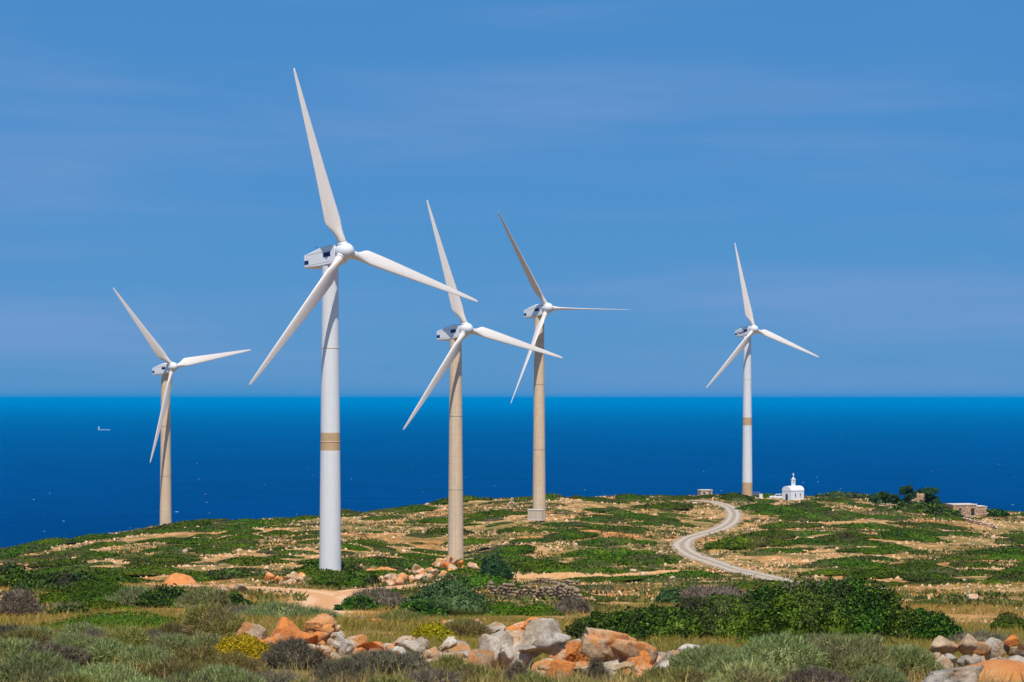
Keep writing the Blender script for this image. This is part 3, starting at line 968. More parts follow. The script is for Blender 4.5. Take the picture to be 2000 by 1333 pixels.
def car():
    D = 528.0
    p = at(1518, D)
    root = empty('parked_car', (p[0], D, -(976 - 779) * D / F), rad(4))
    tag(root, 'white car parked beside the chapel, half hidden by shrubs', 'car')
    body = [(-2.1, 0.35), (-2.1, 0.85), (-1.3, 0.95), (2.0, 0.95), (2.1, 0.8), (2.1, 0.35)]
    cab = [(-1.0, 0.95), (-0.35, 1.45), (1.3, 1.47), (1.95, 0.95)]
    MB().prism(body, -0.83, 0.83).build('body', M['carwhite'], root, bevel=0.06)
    MB().prism(cab, -0.74, 0.74).build('cabin', M['carwhite'], root, bevel=0.05)
    for a, b in (((-0.78, 1.0), (0.35, 1.38)), ((0.45, 1.0), (1.55, 1.38))):
        MB().prism([(a[0], a[1]), (a[0] + 0.45 if a[0] < 0 else a[0], b[1]), (b[0] - (0.3 if b[0] > 1 else 0), b[1]), (b[0], a[1])], -0.752, -0.735).build('window', M['glass'], root)
    MB().add([(-1.02, -0.66, 0.99), (-1.02, 0.66, 0.99), (-0.42, 0.6, 1.42), (-0.42, -0.6, 1.42)], [(0, 1, 2, 3)]).build('windscreen', M['glass'], root)
    for x in (-1.35, 1.35):
        for y in (-0.78, 0.78):
            mb = MB(); mb.tube((x, y - 0.1, 0.32), (x, y + 0.1, 0.32), 0.32, 0.32, 16)
            wh = mb.build('wheel', M['tyre'], root)
            mb = MB(); mb.tube((x, y - 0.11, 0.32), (x, y + 0.11, 0.32), 0.19, 0.19, 12); mb.build('rim', M['metal'], wh)
car()

# meter box and guard rail by the far white turbine
p = at(1486, 524); zz = -(975 - 779) * 524 / F
root = empty('meter_cabinet', (p[0], 524, zz)); tag(root, 'small white cabinet standing between turbine foot and parked car', 'cabinet')
tiny_box('cabinet_body', (0, 0, 0.65), (0.85, 0.6, 1.5), M['carwhite'], root, bevel=0.03)
tiny_box('cabinet_roof', (0, 0, 1.43), (0.98, 0.72, 0.07), M['metal'], root)
root = empty('guard_rail', (at(1475, 529)[0], 529, -(970 - 779) * 529 / F)); tag(root, 'thin grey steel railing at the foot of the lettered turbine', 'railing')
for x in np.arange(-0.9, 1.3, 0.55):
    mb = MB(); mb.tube((x, 0, -0.5), (x, 0, 1.15), 0.035, 0.035, 6); mb.build('post', M['metal'], root)
for z in (0.6, 1.13):
    mb = MB(); mb.tube((-0.95, 0, z), (1.25, 0, z), 0.03, 0.03, 6); mb.build('rail', M['metal'], root)

# transformer box at the feathered turbine
D = 408.0
root = empty('transformer_box', (at(1046, D)[0], D, -(1012 - 779) * D / F), rad(-8)); tag(root, 'low cream concrete transformer box at tan tower foot', 'transformer box')
tiny_box('box_body', (0, 0, 0.55), (3.0, 1.5, 2.1), M['concrete'], root, bevel=0.03)
tiny_box('box_roof', (0, 0, 1.66), (3.2, 1.7, 0.12), M['roofslab'], root)
for x in (-1.0, 0.0, 1.0):
    d_ = tiny_box('door_leaf', (x, -0.765, 0.75), (0.86, 0.03, 1.4), M['render'], root)
    tiny_box('door_handle', (x + 0.3, -0.79, 0.75), (0.05, 0.03, 0.2), M['metal'], d_)

# flat roofed hut behind the road end
D = 540.0
root = empty('hut', (at(1377, D)[0], D, -(973 - 779) * D / F), rad(14)); tag(root, 'tan flat roofed block hut peeping over the crest', 'hut')
tiny_box('wall', (0, 0, 0.6), (3.2, 2.6, 3.0), M['render'], root)
tiny_box('roof', (0, 0, 2.18), (3.5, 2.9, 0.16), M['roofslab'], root)
dd_ = tiny_box('door', (0.9, -1.31, 0.95), (0.8, 0.04, 1.9), M['wood'], root)
tiny_box('window', (-0.7, -1.31, 1.35), (0.6, 0.04, 0.5), M['dark'], root)

# stone houses
M['stone_dark'] = rock_mat('wall_stone', (0.16, 0.11, 0.07), (0.40, 0.29, 0.19), (0.36, 0.19, 0.09), 0.58, 0.72, scale=0.8, bump=0.3)
WSTONES = [rock_mesh('stone', 930 + k, (1, 0.75, 0.62), M['stone_dark'], 1 if k > 5 else 2, 7, 0.05) for k in range(10)]
STONES = [rock_mesh('stone', 900 + k, (1, 0.75, 0.62), M['stone_far'], 1 if k > 5 else 2, 7, 0.05) for k in range(10)]
def stone_block(root, x0, x1, y, z0, z1, size, rg, openings=()):
    """courses of single stones on a wall face that looks to -y"""
    z = z0
    while z < z1:
        hgt = size * rg.uniform(0.55, 0.8); x = x0 + rg.uniform(-0.2, 0.1) * size
        while x < x1:
            wd = size * rg.uniform(0.7, 1.4)
            if not any(a - wd * 0.3 < x + wd / 2 < b + wd * 0.3 and c < z + hgt / 2 < d for a, b, c, d in openings):
                o = obj('stone', STONES[rg.integers(10)], root, (x + wd / 2, y - 0.04, z + hgt / 2), (rg.uniform(-0.1, 0.1), rg.uniform(-0.1, 0.1), rg.uniform(-0.15, 0.15)), (wd * 1.08, 0.32, hgt * 1.75))
            x += wd
        z += hgt
rgH = np.random.default_rng(5)
D = 478.0
root = empty('stone_house', (at(1884, D)[0], D, -(1008 - 779) * D / F), rad(10)); tag(root, 'flat roofed rubble stone house with dark doorway', 'house')
wl = tiny_box('wall', (0, 2.0, 1.05), (5.8, 4.0, 3.1), M['rock_tan'], root)
stone_block(root, -2.9, 2.9, 0.0, -0.4, 2.55, 0.62, rgH, [(1.6, 2.5, 0.0, 1.8)])
tiny_box('roof', (0, 2.0, 2.7), (6.1, 4.4, 0.2), M['roofslab'], root)
tiny_box('door', (2.05, -0.02, 0.8), (0.8, 0.08, 1.9), M['dark'], root)
tiny_box('window', (-1.2, -0.16, 1.55), (0.5, 0.08, 0.5), M['dark'], root)
root2 = empty('stone_annex', (at(1915, D + 1)[0], D + 1, -(1006 - 779) * D / F), rad(10)); tag(root2, 'lower rubble annex built against the flat roofed stone house', 'annex')
tiny_box('wall', (0, 1.5, 0.8), (2.6, 3.0, 2.2), M['rock_tan'], root2)
stone_block(root2, -1.3, 1.3, 0.0, -0.3, 1.8, 0.55, rgH)
tiny_box('roof', (0, 1.5, 1.98), (2.8, 3.3, 0.16), M['roofslab'], root2)
D = 506.0
root = empty('stone_ruin', (at(1798, D)[0], D, -(990 - 779) * D / F), rad(-6)); tag(root, 'ruined rubble stone house rising between two dark trees', 'ruin')
tiny_box('wall', (0, 2.0, 1.2), (4.6, 4.0, 3.7), M['rock_tan'], root)
stone_block(root, -2.3, 2.3, 0.0, -0.6, 3.1, 0.62, rgH, [(-0.3, 0.4, 1.0, 1.7)])
for k in range(9):
    obj('stone', STONES[k], root, (-2.0 + k * 0.5, 0.3 + 0.3 * (k % 2), 3.15 + 0.35 * abs(math.sin(k * 1.9)) * (1.3 if k < 4 else 0.4)), (0, 0, k), (0.8, 0.6, 0.75))
tiny_box('window', (0.05, -0.17, 1.35), (0.55, 0.08, 0.6), M['dark'], root)

# dry stone walls
def dry_wall(name, pts, hgt, size, label, seed):
    rg = np.random.default_rng(seed)
    P = [Gb(*q) for q in pts]
    path = smooth_path(P, 0.1)
    root = empty(name, (path[0, 0], path[0, 1], float(H(*path[0]))))
    tag(root, label, 'stone wall')
    o0 = np.array(root.location)
    L = len(path) * 0.1; z = 0.0
    while z < hgt:
        hh = size * rg.uniform(0.6, 0.85); s = rg.uniform(0, 0.2)
        while s < L - 0.2:
            wd = size * rg.uniform(0.75, 1.5)
            i = min(int((s + wd / 2) / 0.1), len(path) - 2)
            q = path[i]; tdir = path[i + 1] - path[i]; a = math.atan2(tdir[1], tdir[0])
            top = hgt * (0.35 + 1.0 * vnoise(np.array([s / 2.0]), np.array([seed * 1.0]), 4)[0])
            if z < top:
                off = rg.uniform(-0.12, 0.12)
                loc = (q[0] - math.sin(a) * off, q[1] + math.cos(a) * off, float(H(*q)) + z + hh * 0.4)
                obj('stone', (WSTONES if seed < 5 else STONES)[rg.integers(10)], root, tuple(np.array(loc) - o0), (rg.uniform(-0.25, 0.25), rg.uniform(-0.25, 0.25), a + rg.uniform(-0.3, 0.3)), (wd * 1.05, size * 1.4, hh * 1.7))
            s += wd
        z += hh
    return root
dry_wall('dry_stone_wall', [(955, 1164), (1010, 1168), (1070, 1172), (1135, 1184)], 1.35, 0.40, 'dark tumbled dry stone wall below the farm track', 3)
dry_wall('dry_stone_wall', [(1035, 1143), (1080, 1145), (1130, 1152)], 0.9, 0.42, 'shorter upper dry stone wall just under the farm track', 4)
dry_wall('dry_stone_wall', [(1720, 993), (1780, 998), (1830, 1004)], 0.7, 0.6, 'pale rubble terrace wall below the dark trees and ruin', 5)
dry_wall('dry_stone_wall', [(1850, 1015), (1900, 1024), (1950, 1035)], 0.7, 0.6, 'pale rubble terrace wall sloping down below the flat roofed house', 6)

# wire fence along the crest
pp = [at(x, 532) for x in np.linspace(1600, 1700, 9)]
root = empty('wire_fence', tuple(pp[0])); tag(root, 'wire fence with thin posts along the crest right of the chapel', 'fence')
for q in pp:
    mb = MB(); mb.tube((q[0] - pp[0][0], 0, q[2] - pp[0][2] - 0.4), (q[0] - pp[0][0], 0, q[2] - pp[0][2] + 1.7), 0.04, 0.035, 6); mb.build('post', M['wood'], root)
for z in (0.8, 1.25, 1.6):
    mb = MB()
    for a, b in zip(pp[:-1], pp[1:]):
        mb.tube((a[0] - pp[0][0], 0, a[2] - pp[0][2] + z), (b[0] - pp[0][0], 0, b[2] - pp[0][2] + z), 0.012, 0.012, 4)
    mb.build('wire', M['metal'], root)

# cairn on the skyline
q = at(1000, 468)
root = empty('cairn', tuple(q)); tag(root, 'small pointed stone cairn on the skyline left of feathered turbine', 'cairn')
rgc = np.random.default_rng(9)
for lvl, n_, r_ in ((0.15, 7, 0.75), (0.5, 5, 0.45), (0.9, 3, 0.25), (1.3, 1, 0.0), (1.65, 1, 0.0)):
    for k in range(n_):
        a = 2 * math.pi * k / n_ + lvl
        obj('stone', STONES[(k + int(lvl * 10)) % 10], root, (r_ * math.cos(a), r_ * math.sin(a), lvl), (0, 0, a), (0.7, 0.7, 0.75))

# cargo ship far out
Ds = 16180.0
root = empty('cargo_ship', ((203 - 1000) * Ds / F, Ds, SEA), rad(3)); tag(root, 'tiny pale cargo ship far out on the sea', 'ship')
MB().prism([(-48, 0.0), (-50, 6), (48, 6), (54, 9), (50, 0)], -8, 8).build('hull', M['hull'], root)
MB().prism([(-46, 6.2), (-30, 6.2), (46, 6.6), (46, 9), (-28, 8.4), (-46, 8.4)], -6, 6).build('deck_cargo', M['foam'], root)
hs = MB().box((-40, 0, 16), (13, 13, 17)).build('deckhouse', M['foam'], root)
MB().box((-42, 0, 28), (5, 5, 10), taper=0.6).build('funnel', M['foam'], hs)
mb = MB(); mb.tube((-36, 0, 20), (-36, 0, 36), 0.9, 0.6, 6); mb.build('mast', M['metal'], hs)

# whitecaps
rg = np.random.default_rng(21)
n_ = 210
yy = 850 + 230 * rg.uniform(0, 1, n_) ** 0.8
Dw = 258 * F / (yy - 779); xx = (rg.uniform(-300, 2300, n_) - 1000) * Dw / F
sz = rg.uniform(0.5, 2.6, n_) * np.where(rg.uniform(size=n_) < 0.12, 1.7, 1.0)
V = []; Q = []
for k in range(n_):
    b = len(V); x, y, s = xx[k], Dw[k], sz[k]
    V += [(x - s * 1.2, y, SEA + 0.05), (x + s * 1.2, y, SEA + 0.05), (x + s * 0.6, y + s * 1.6, SEA + 0.05), (x - s * 0.7, y + s * 1.4, SEA + 0.05), (x - s * 0.5, y + s * 0.5, SEA + 0.30 * s), (x + s * 0.55, y + s * 0.6, SEA + 0.25 * s)]
    Q += [(b, b + 1, b + 5, b + 4), (b + 1, b + 2, b + 5, b + 5), (b + 2, b + 3, b + 4, b + 5), (b + 3, b, b + 4, b + 4)]
Qq = [q for q in Q if len(set(q)) == 4]; Qt = [tuple(dict.fromkeys(q)) for q in Q if len(set(q)) == 3]
setting(obj('whitecaps', mesh_np('whitecaps', np.array(V), [np.array(Qq), np.array(Qt)], M['crest'])), 'stuff', 'scattered small white wave crests on the blue sea')

# earth mounds and banks
def soil_mat(name, a, b):
    m, t, p = new_mat(name)
    g = N(t, 'NewGeometry')
    n1 = noise(t, 1.2, 7, 0.7, g.outputs['Position'])
    r = ramp(t, [(0.3, a), (0.55, b), (0.80, (0.68, 0.42, 0.22))], n1.outputs[0])
    t.links.new(r.outputs[0], p.inputs['Base Color']); p.inputs['Roughness'].default_value = 0.95
    bp = N(t, 'Bump'); bp.inputs['Strength'].default_value = 0.9; bp.inputs['Distance'].default_value = 0.2
    n4 = noise(t, 2.6, 7, 0.75, g.outputs['Position']); t.links.new(n4.outputs[0], bp.inputs['Height']); t.links.new(bp.outputs[0], p.inputs['Normal'])
    return m
M['soil'] = soil_mat('orange_soil', (0.50, 0.15, 0.03), (0.66, 0.26, 0.07))
M['soil2'] = soil_mat('ochre_bank', (0.48, 0.22, 0.07), (0.60, 0.34, 0.14))
def mound(name, px, py, wpx, hpx, label, mat, seed, depth=0.7, cat='earth mound'):
    q = G(px, py); k = ppm(q[1]); w_ = wpx / k; h_ = hpx / k; d_ = w_ * depth
    n = 36
    u = np.linspace(-1, 1, n); U, Vv = np.meshgrid(u, u)
    r = np.clip(1 - (U ** 2 + Vv ** 2), 0, 1)
    X = q[0] + U * w_ / 2; Y = q[1] + d_ / 2 + Vv * d_ / 2
    nn_ = fbm(X / 1.3 + seed, Y / 1.3, seed)
    Z = H(X, Y) - 0.15 * h_ - 0.05 + r ** 0.8 * h_ * (0.55 + 0.9 * nn_)
    ii = (np.arange(n - 1)[:, None] * n + np.arange(n - 1)[None, :]).ravel()
    o = obj(name, mesh_np(name, np.stack([X, Y, Z], -1).reshape(-1, 3), np.stack([ii, ii + 1, ii + n + 1, ii + n], 1), mat, False))
    tag(o, label, cat)
mound('earth_mound', 348, 1144, 75, 24, 'bright orange earth mound beside the track on the left slope', M['soil'], 3)
mound('earth_bank', 1105, 1131, 230, 14, 'ochre earth bank above the farm track beside round bush', M['soil2'], 4, 0.16)
mound('earth_bank', 1215, 1129, 130, 12, 'ochre earth bank in the middle of the slope left of road bend', M['soil2'], 8, 0.25)
mound('earth_bank', 1290, 1124, 150, 10, 'ochre earth bank inside the bend of the gravel road', M['soil2'], 5, 0.2)
mound('earth_bank', 745, 1122, 90, 15, 'orange earth bank between the tallest turbine and the rock pile', M['soil'], 6, 0.3)
mound('earth_bank', 1775, 1000, 120, 12, 'ochre bare bank under the dark trees by the ruin', M['soil2'], 7, 0.3)

# ------------------------------------------------------------------ trees by the houses
def tree(px, D, wpx, hpx, base_py, label, seed, mat='leaf_blue'):
    rg = np.random.default_rng(seed); k = ppm(D)
    q = at(px, D); w_, h_ = wpx / k, hpx / k
    root = empty('tree', (q[0], D, min(q[2], -(base_py - 779) * D / F)))
    tag(root, label, 'tree', 'trees by the stone houses')
    mb = MB(); mb.tube((0, 0, -0.3), (0.15, 0, h_ * 0.35), 0.2, 0.14, 8)
    tr = mb.build('trunk', M['bark'], root, True)
    for a in (0.3, 2.2, 4.4):
        mb = MB(); mb.tube((0.15, 0, h_ * 0.3), (math.cos(a) * w_ * 0.28, math.sin(a) * w_ * 0.28, h_ * 0.7), 0.11, 0.04, 6); mb.build('limb', M['bark'], tr)
    L = []
    for i in range(26):
        a = rg.uniform(0, 6.28); r_ = rg.uniform(0.1, 0.8)
        s = rg.uniform(0.10, 0.24)
        L.append((r_ * math.cos(a) * w_ / 2, r_ * math.sin(a) * w_ / 2, h_ * rg.uniform(0.30, 0.88), s * w_ * 0.8, s * w_ * 0.8, s * h_ * 0.75))
    obj('crown', plant_mesh('crown', np.array(L), 4200, 0.36, M[mat], 'leaf', seed, core=0.6, lump=0.45), root)
tree(1709, 500, 26, 24, 979, 'small round tree, first of the row from the wire fence', 31)
tree(1728, 502, 26, 26, 979, 'thin greyish tree in the middle of the small row by the fence', 32, 'leaf_dark')
tree(1746, 500, 28, 26, 980, 'small dark tree ending the row nearest the ruin', 33)
tree(1775, 496, 34, 44, 992, 'taller dark tree leaning on the ruin towards the fence', 34)
tree(1818, 494, 52, 46, 1000, 'broad dark tree between the ruin and the flat roofed house', 35)
# ------------------------------------------------------------------ where things stand: phrases for labels
def zone(px, D):
    for lim, ph in ((323, 'left of lone turbine'), (645, 'between lone and tallest turbines'), (890, 'between tallest and rock pile turbines'), (1053, 'between middle tan towers'),
                    (1330, 'left of winding road'), (1560, 'around winding road'), (1800, 'right of chapel'), (9999, 'under stone houses')):
        if px < lim:
            break
    for lim, dp in ((300, 'on lower slope'), (410, 'halfway upslope'), (9999, 'near crest')):
        if D < lim:
            break
    return dp + ' ' + ph

ORD = 'first second third fourth fifth sixth seventh eighth ninth tenth eleventh twelfth thirteenth fourteenth fifteenth sixteenth seventeenth eighteenth nineteenth'.split()
def ordinal(n):
    if n <= 19: return ORD[n - 1]
    t_, u_ = divmod(n, 10)
    tens = {2: 'twenty', 3: 'thirty', 4: 'forty', 5: 'fifty'}
    return {2: 'twentieth', 3: 'thirtieth', 4: 'fortieth', 5: 'fiftieth'}[t_] if u_ == 0 else tens[t_] + '-' + ORD[u_ - 1]
def number_across(objs):
    """things that look alike are told apart by their order across the view"""
    gr = {}
    for o in objs:
        gr.setdefault(o['label'], []).append(o)
    for lb, os_ in gr.items():
        if len(os_) < 2: continue
        os_.sort(key=lambda o: o.location.x / o.location.y)
        for k, o in enumerate(os_):
            word, rest = lb.split('|')
            o['label'] = word + ', ' + ordinal(k + 1) + ' from left, ' + rest
    for o in objs:
        o['label'] = o['label'].replace('|', ' ')

KEEP_OFF = [(at(x, d)[:2], r_) for x, d, r_ in ((645, 247, 2.2), (890, 343, 2.0), (1053, 412, 3.6), (1459, 531, 2.5), (323, 463, 2.0), (1549, 518, 4.5), (1885, 476, 5.5), (1798, 503, 3.2), (1377, 537, 3.0), (1921, 476, 2.5), (1486, 522, 1.5))]
def free(X, Y, r_):
    return all(math.hypot(X - c[0], Y - c[1]) > r_ + k for c, k in KEEP_OFF)

# ------------------------------------------------------------------ named bushes of the near and middle ground
LEAFY = {}
def bush(px, py, wpx, hpx, kind, label, seed, depth=0.75, name='shrub', cat='shrub', group=None, D=None):
    q = at(px, D) if D else G(px, py)
    k = ppm(q[1]); w_, h_ = wpx / k, hpx / k * 1.08
    rg = np.random.default_rng(seed)
    d_ = min(w_ * depth, 6.0)
    mat, style, sz, dens = {
        'green': ('leaf_dark', 'leaf', 1.35, 1.0), 'bright': ('leaf_bright', 'leaf', 1.0, 1.0), 'blue': ('leaf_blue', 'leaf', 1.15, 1.0), 'mat': ('mat_green', 'leaf', 1.0, 1.0),
        'grey': ('grey_green', 'needle', 2.6, 1.5), 'olive': ('olive', 'needle', 2.6, 1.5), 'dry': ('dry_purple', 'twig', 3.2, 1.6), 'yellow': ('yellow', 'leaf', 0.8, 1.3)}[kind]
    leaf = max(0.05, q[1] / 800.0) * sz
    n = int(min(9000, max(900, 2.2 * dens * (w_ * d_ + (w_ + d_) * h_) / (leaf * leaf * (0.5 if style == 'leaf' else 0.12)))))
    low = h_ < 0.3 * w_ and kind != 'green'
    L = lobes_for(w_, d_, h_, 4 + int(min(9, w_ * 1.6)), rg, low)
    me_ = plant_mesh(name, L, n, leaf, M[mat], style, seed, core=0.80 if style == 'leaf' else 0.78, lump=0.42 if kind in ('green', 'blue') else 0.28)
    o = obj(name, me_, None, (q[0], q[1] + d_ * 0.3, float(H(q[0], q[1] + d_ * 0.3)) - 0.06), (0, 0, 0))
    tag(o, label, cat, group)
    return o
B = [
 (20, 1148, 85, 42, 'green', 'dark rounded bush cut by the left edge below the seaward slope'),
 (118, 1152, 190, 38, 'green', 'wide dark green bush behind ochre grass at far left'),
 (185, 1182, 235, 48, 'mat', 'broad dark mound of scrub in front of the ochre grass, left'),
 (262, 1185, 115, 34, 'grey', 'silvery grey shrub leaning on the broad dark mound'),
 (318, 1188, 120, 42, 'green', 'dark green bush between the silvery shrub and grey cushion'),
 (400, 1188, 125, 38, 'grey', 'pale grey green cushion left of the dirt road'),
 (455, 1184, 62, 24, 'green', 'small dark bush at the grassy edge of the dirt road'),
 (215, 1232, 330, 36, 'bright', 'long bright green mat of leaves across the left foreground'),
 (28, 1205, 95, 48, 'dry', 'purple brown dry shrub at the left edge'),
 (135, 1204, 90, 22, 'green', 'small dark bush between purple shrub and bright mat'),
 (470, 1206, 150, 22, 'dry', 'low grey brown shrub behind the pale left boulder'),
 (405, 1258, 165, 74, 'olive', 'dark olive shrub left of the orange slab boulder'),
 (545, 1210, 170, 32, 'grey', 'grey green shrub behind the orange slab beside dirt road'),
 (640, 1212, 70, 18, 'grey', 'small grey shrub at the mouth of the dirt road'),
 (655, 1148, 105, 30, 'bright', 'bright green bush at the foot of the tallest turbine'),
 (708, 1143, 80, 28, 'green', 'dark bush just right of the tallest turbine foot'),
 (440, 1133, 110, 20, 'green', 'low dark bush on the slope above the dirt road'),
 (965, 1136, 72, 46, 'blue', 'round dark bush standing alone right of the rock pile'),
 (935, 1148, 130, 24, 'bright', 'low green mat under the round bush'),
 (1010, 1156, 70, 16, 'bright', 'small green mat next to the dry stone wall'),
 (872, 1204, 165, 74, 'blue', 'large blue green rounded bush in front of the rock pile'),
 (735, 1190, 130, 42, 'dry', 'grey brown shrub right of the dirt road'),
 (700, 1196, 90, 32, 'green', 'dark low shrub at the right verge of the dirt road'),
 (815, 1208, 110, 36, 'green', 'yellow green leafy bush in front of the large blue bush'),
 (780, 1216, 130, 22, 'olive', 'low olive shrub below the verge bushes'),
 (985, 1203, 110, 28, 'bright', 'bright hedge like bush right of the large blue bush'),
 (1050, 1204, 90, 24, 'bright', 'second bright bush, nearer the beaked boulder'),
 (1120, 1200, 80, 30, 'dry', 'grey twiggy shrub at the end of the dry stone wall'),
 (1180, 1252, 150, 54, 'green', 'low leafy end of the big dark thicket, nearest the boulders'),
 (1300, 1250, 190, 66, 'green', 'rounded leafy bush of the dark thicket behind the upright rock'),
 (1430, 1252, 200, 82, 'green', 'tall leafy bush in the middle of the dark thicket'),
 (1570, 1254, 190, 116, 'green', 'tallest bush of the dark thicket, below the gravel road end'),
 (1672, 1250, 150, 114, 'green', 'tall right hand bush of the dark thicket'),
 (1765, 1252, 130, 66, 'green', 'lower bush trailing right from the dark thicket'),
 (1838, 1256, 100, 58, 'green', 'last small bush of the thicket above the grey stone pile'),
 (1240, 1244, 140, 52, 'green', 'leafy bush filling the thicket between its low end and the rounded bush', ),
 (1365, 1240, 150, 70, 'green', 'leafy bush filling the thicket between rounded and tall bush', ),
 (1500, 1242, 160, 88, 'green', 'leafy bush filling the thicket before its tallest bush', ),
 (1625, 1240, 150, 102, 'green', 'leafy bush filling the thicket behind its tallest bush', ),
 (1720, 1240, 120, 90, 'green', 'leafy bush stepping the thicket down towards the trailing bush', ),
 (1802, 1246, 90, 54, 'green', 'small bush joining the trailing bush and the last one', ),
 (1790, 1002, 120, 20, 'green', 'dark scrub under the trees by the ruin'),
 (1852, 1014, 70, 20, 'green', 'dark scrub below the flat roofed stone house'),
 (1742, 986, 80, 16, 'blue', 'blue green scrub below the small row of trees'),
 (1645, 973, 130, 12, 'green', 'dark scrub strip along the wire fence'),
 (1945, 1010, 60, 14, 'green', 'dark scrub right of the stone annex'),
 (1400, 1176, 180, 30, 'dry', 'grey brown dead shrub along the back of the thicket'),
 (1600, 1160, 160, 24, 'dry', 'grey dead twigs topping the back of the tallest thicket bush'),
 (1310, 1182, 60, 28, 'blue', 'small blue green shrub behind the thicket'),
 (1490, 1262, 150, 22, 'bright', 'low bright green patch at the foot of the thicket'),
 (1690, 1262, 120, 26, 'bright', 'bright green growth between thicket and grey green shrub'),
 (1920, 1262, 150, 30, 'dry', 'grey purple shrub behind the grey stone pile'),
 (1975, 1234, 90, 34, 'mat', 'dark green mound at the right edge above the stone pile'),
 (840, 1252, 92, 36, 'yellow', 'yellow flowering shrub behind the white leaning boulder'),
 (468, 1300, 140, 58, 'yellow', 'yellow flowering shrub in front of the pale left boulder'),
 (905, 1246, 120, 34, 'olive', 'grassy olive shrub between yellow flowers and beaked boulder'),
 (1255, 1250, 60, 14, 'yellow', 'small yellow flowering patch behind the upright orange rock'),
]
for i, (px, py, wp, hp, kd, lb) in enumerate(B):
    bush(px, py, wp, hp, kd, lb, 100 + i)

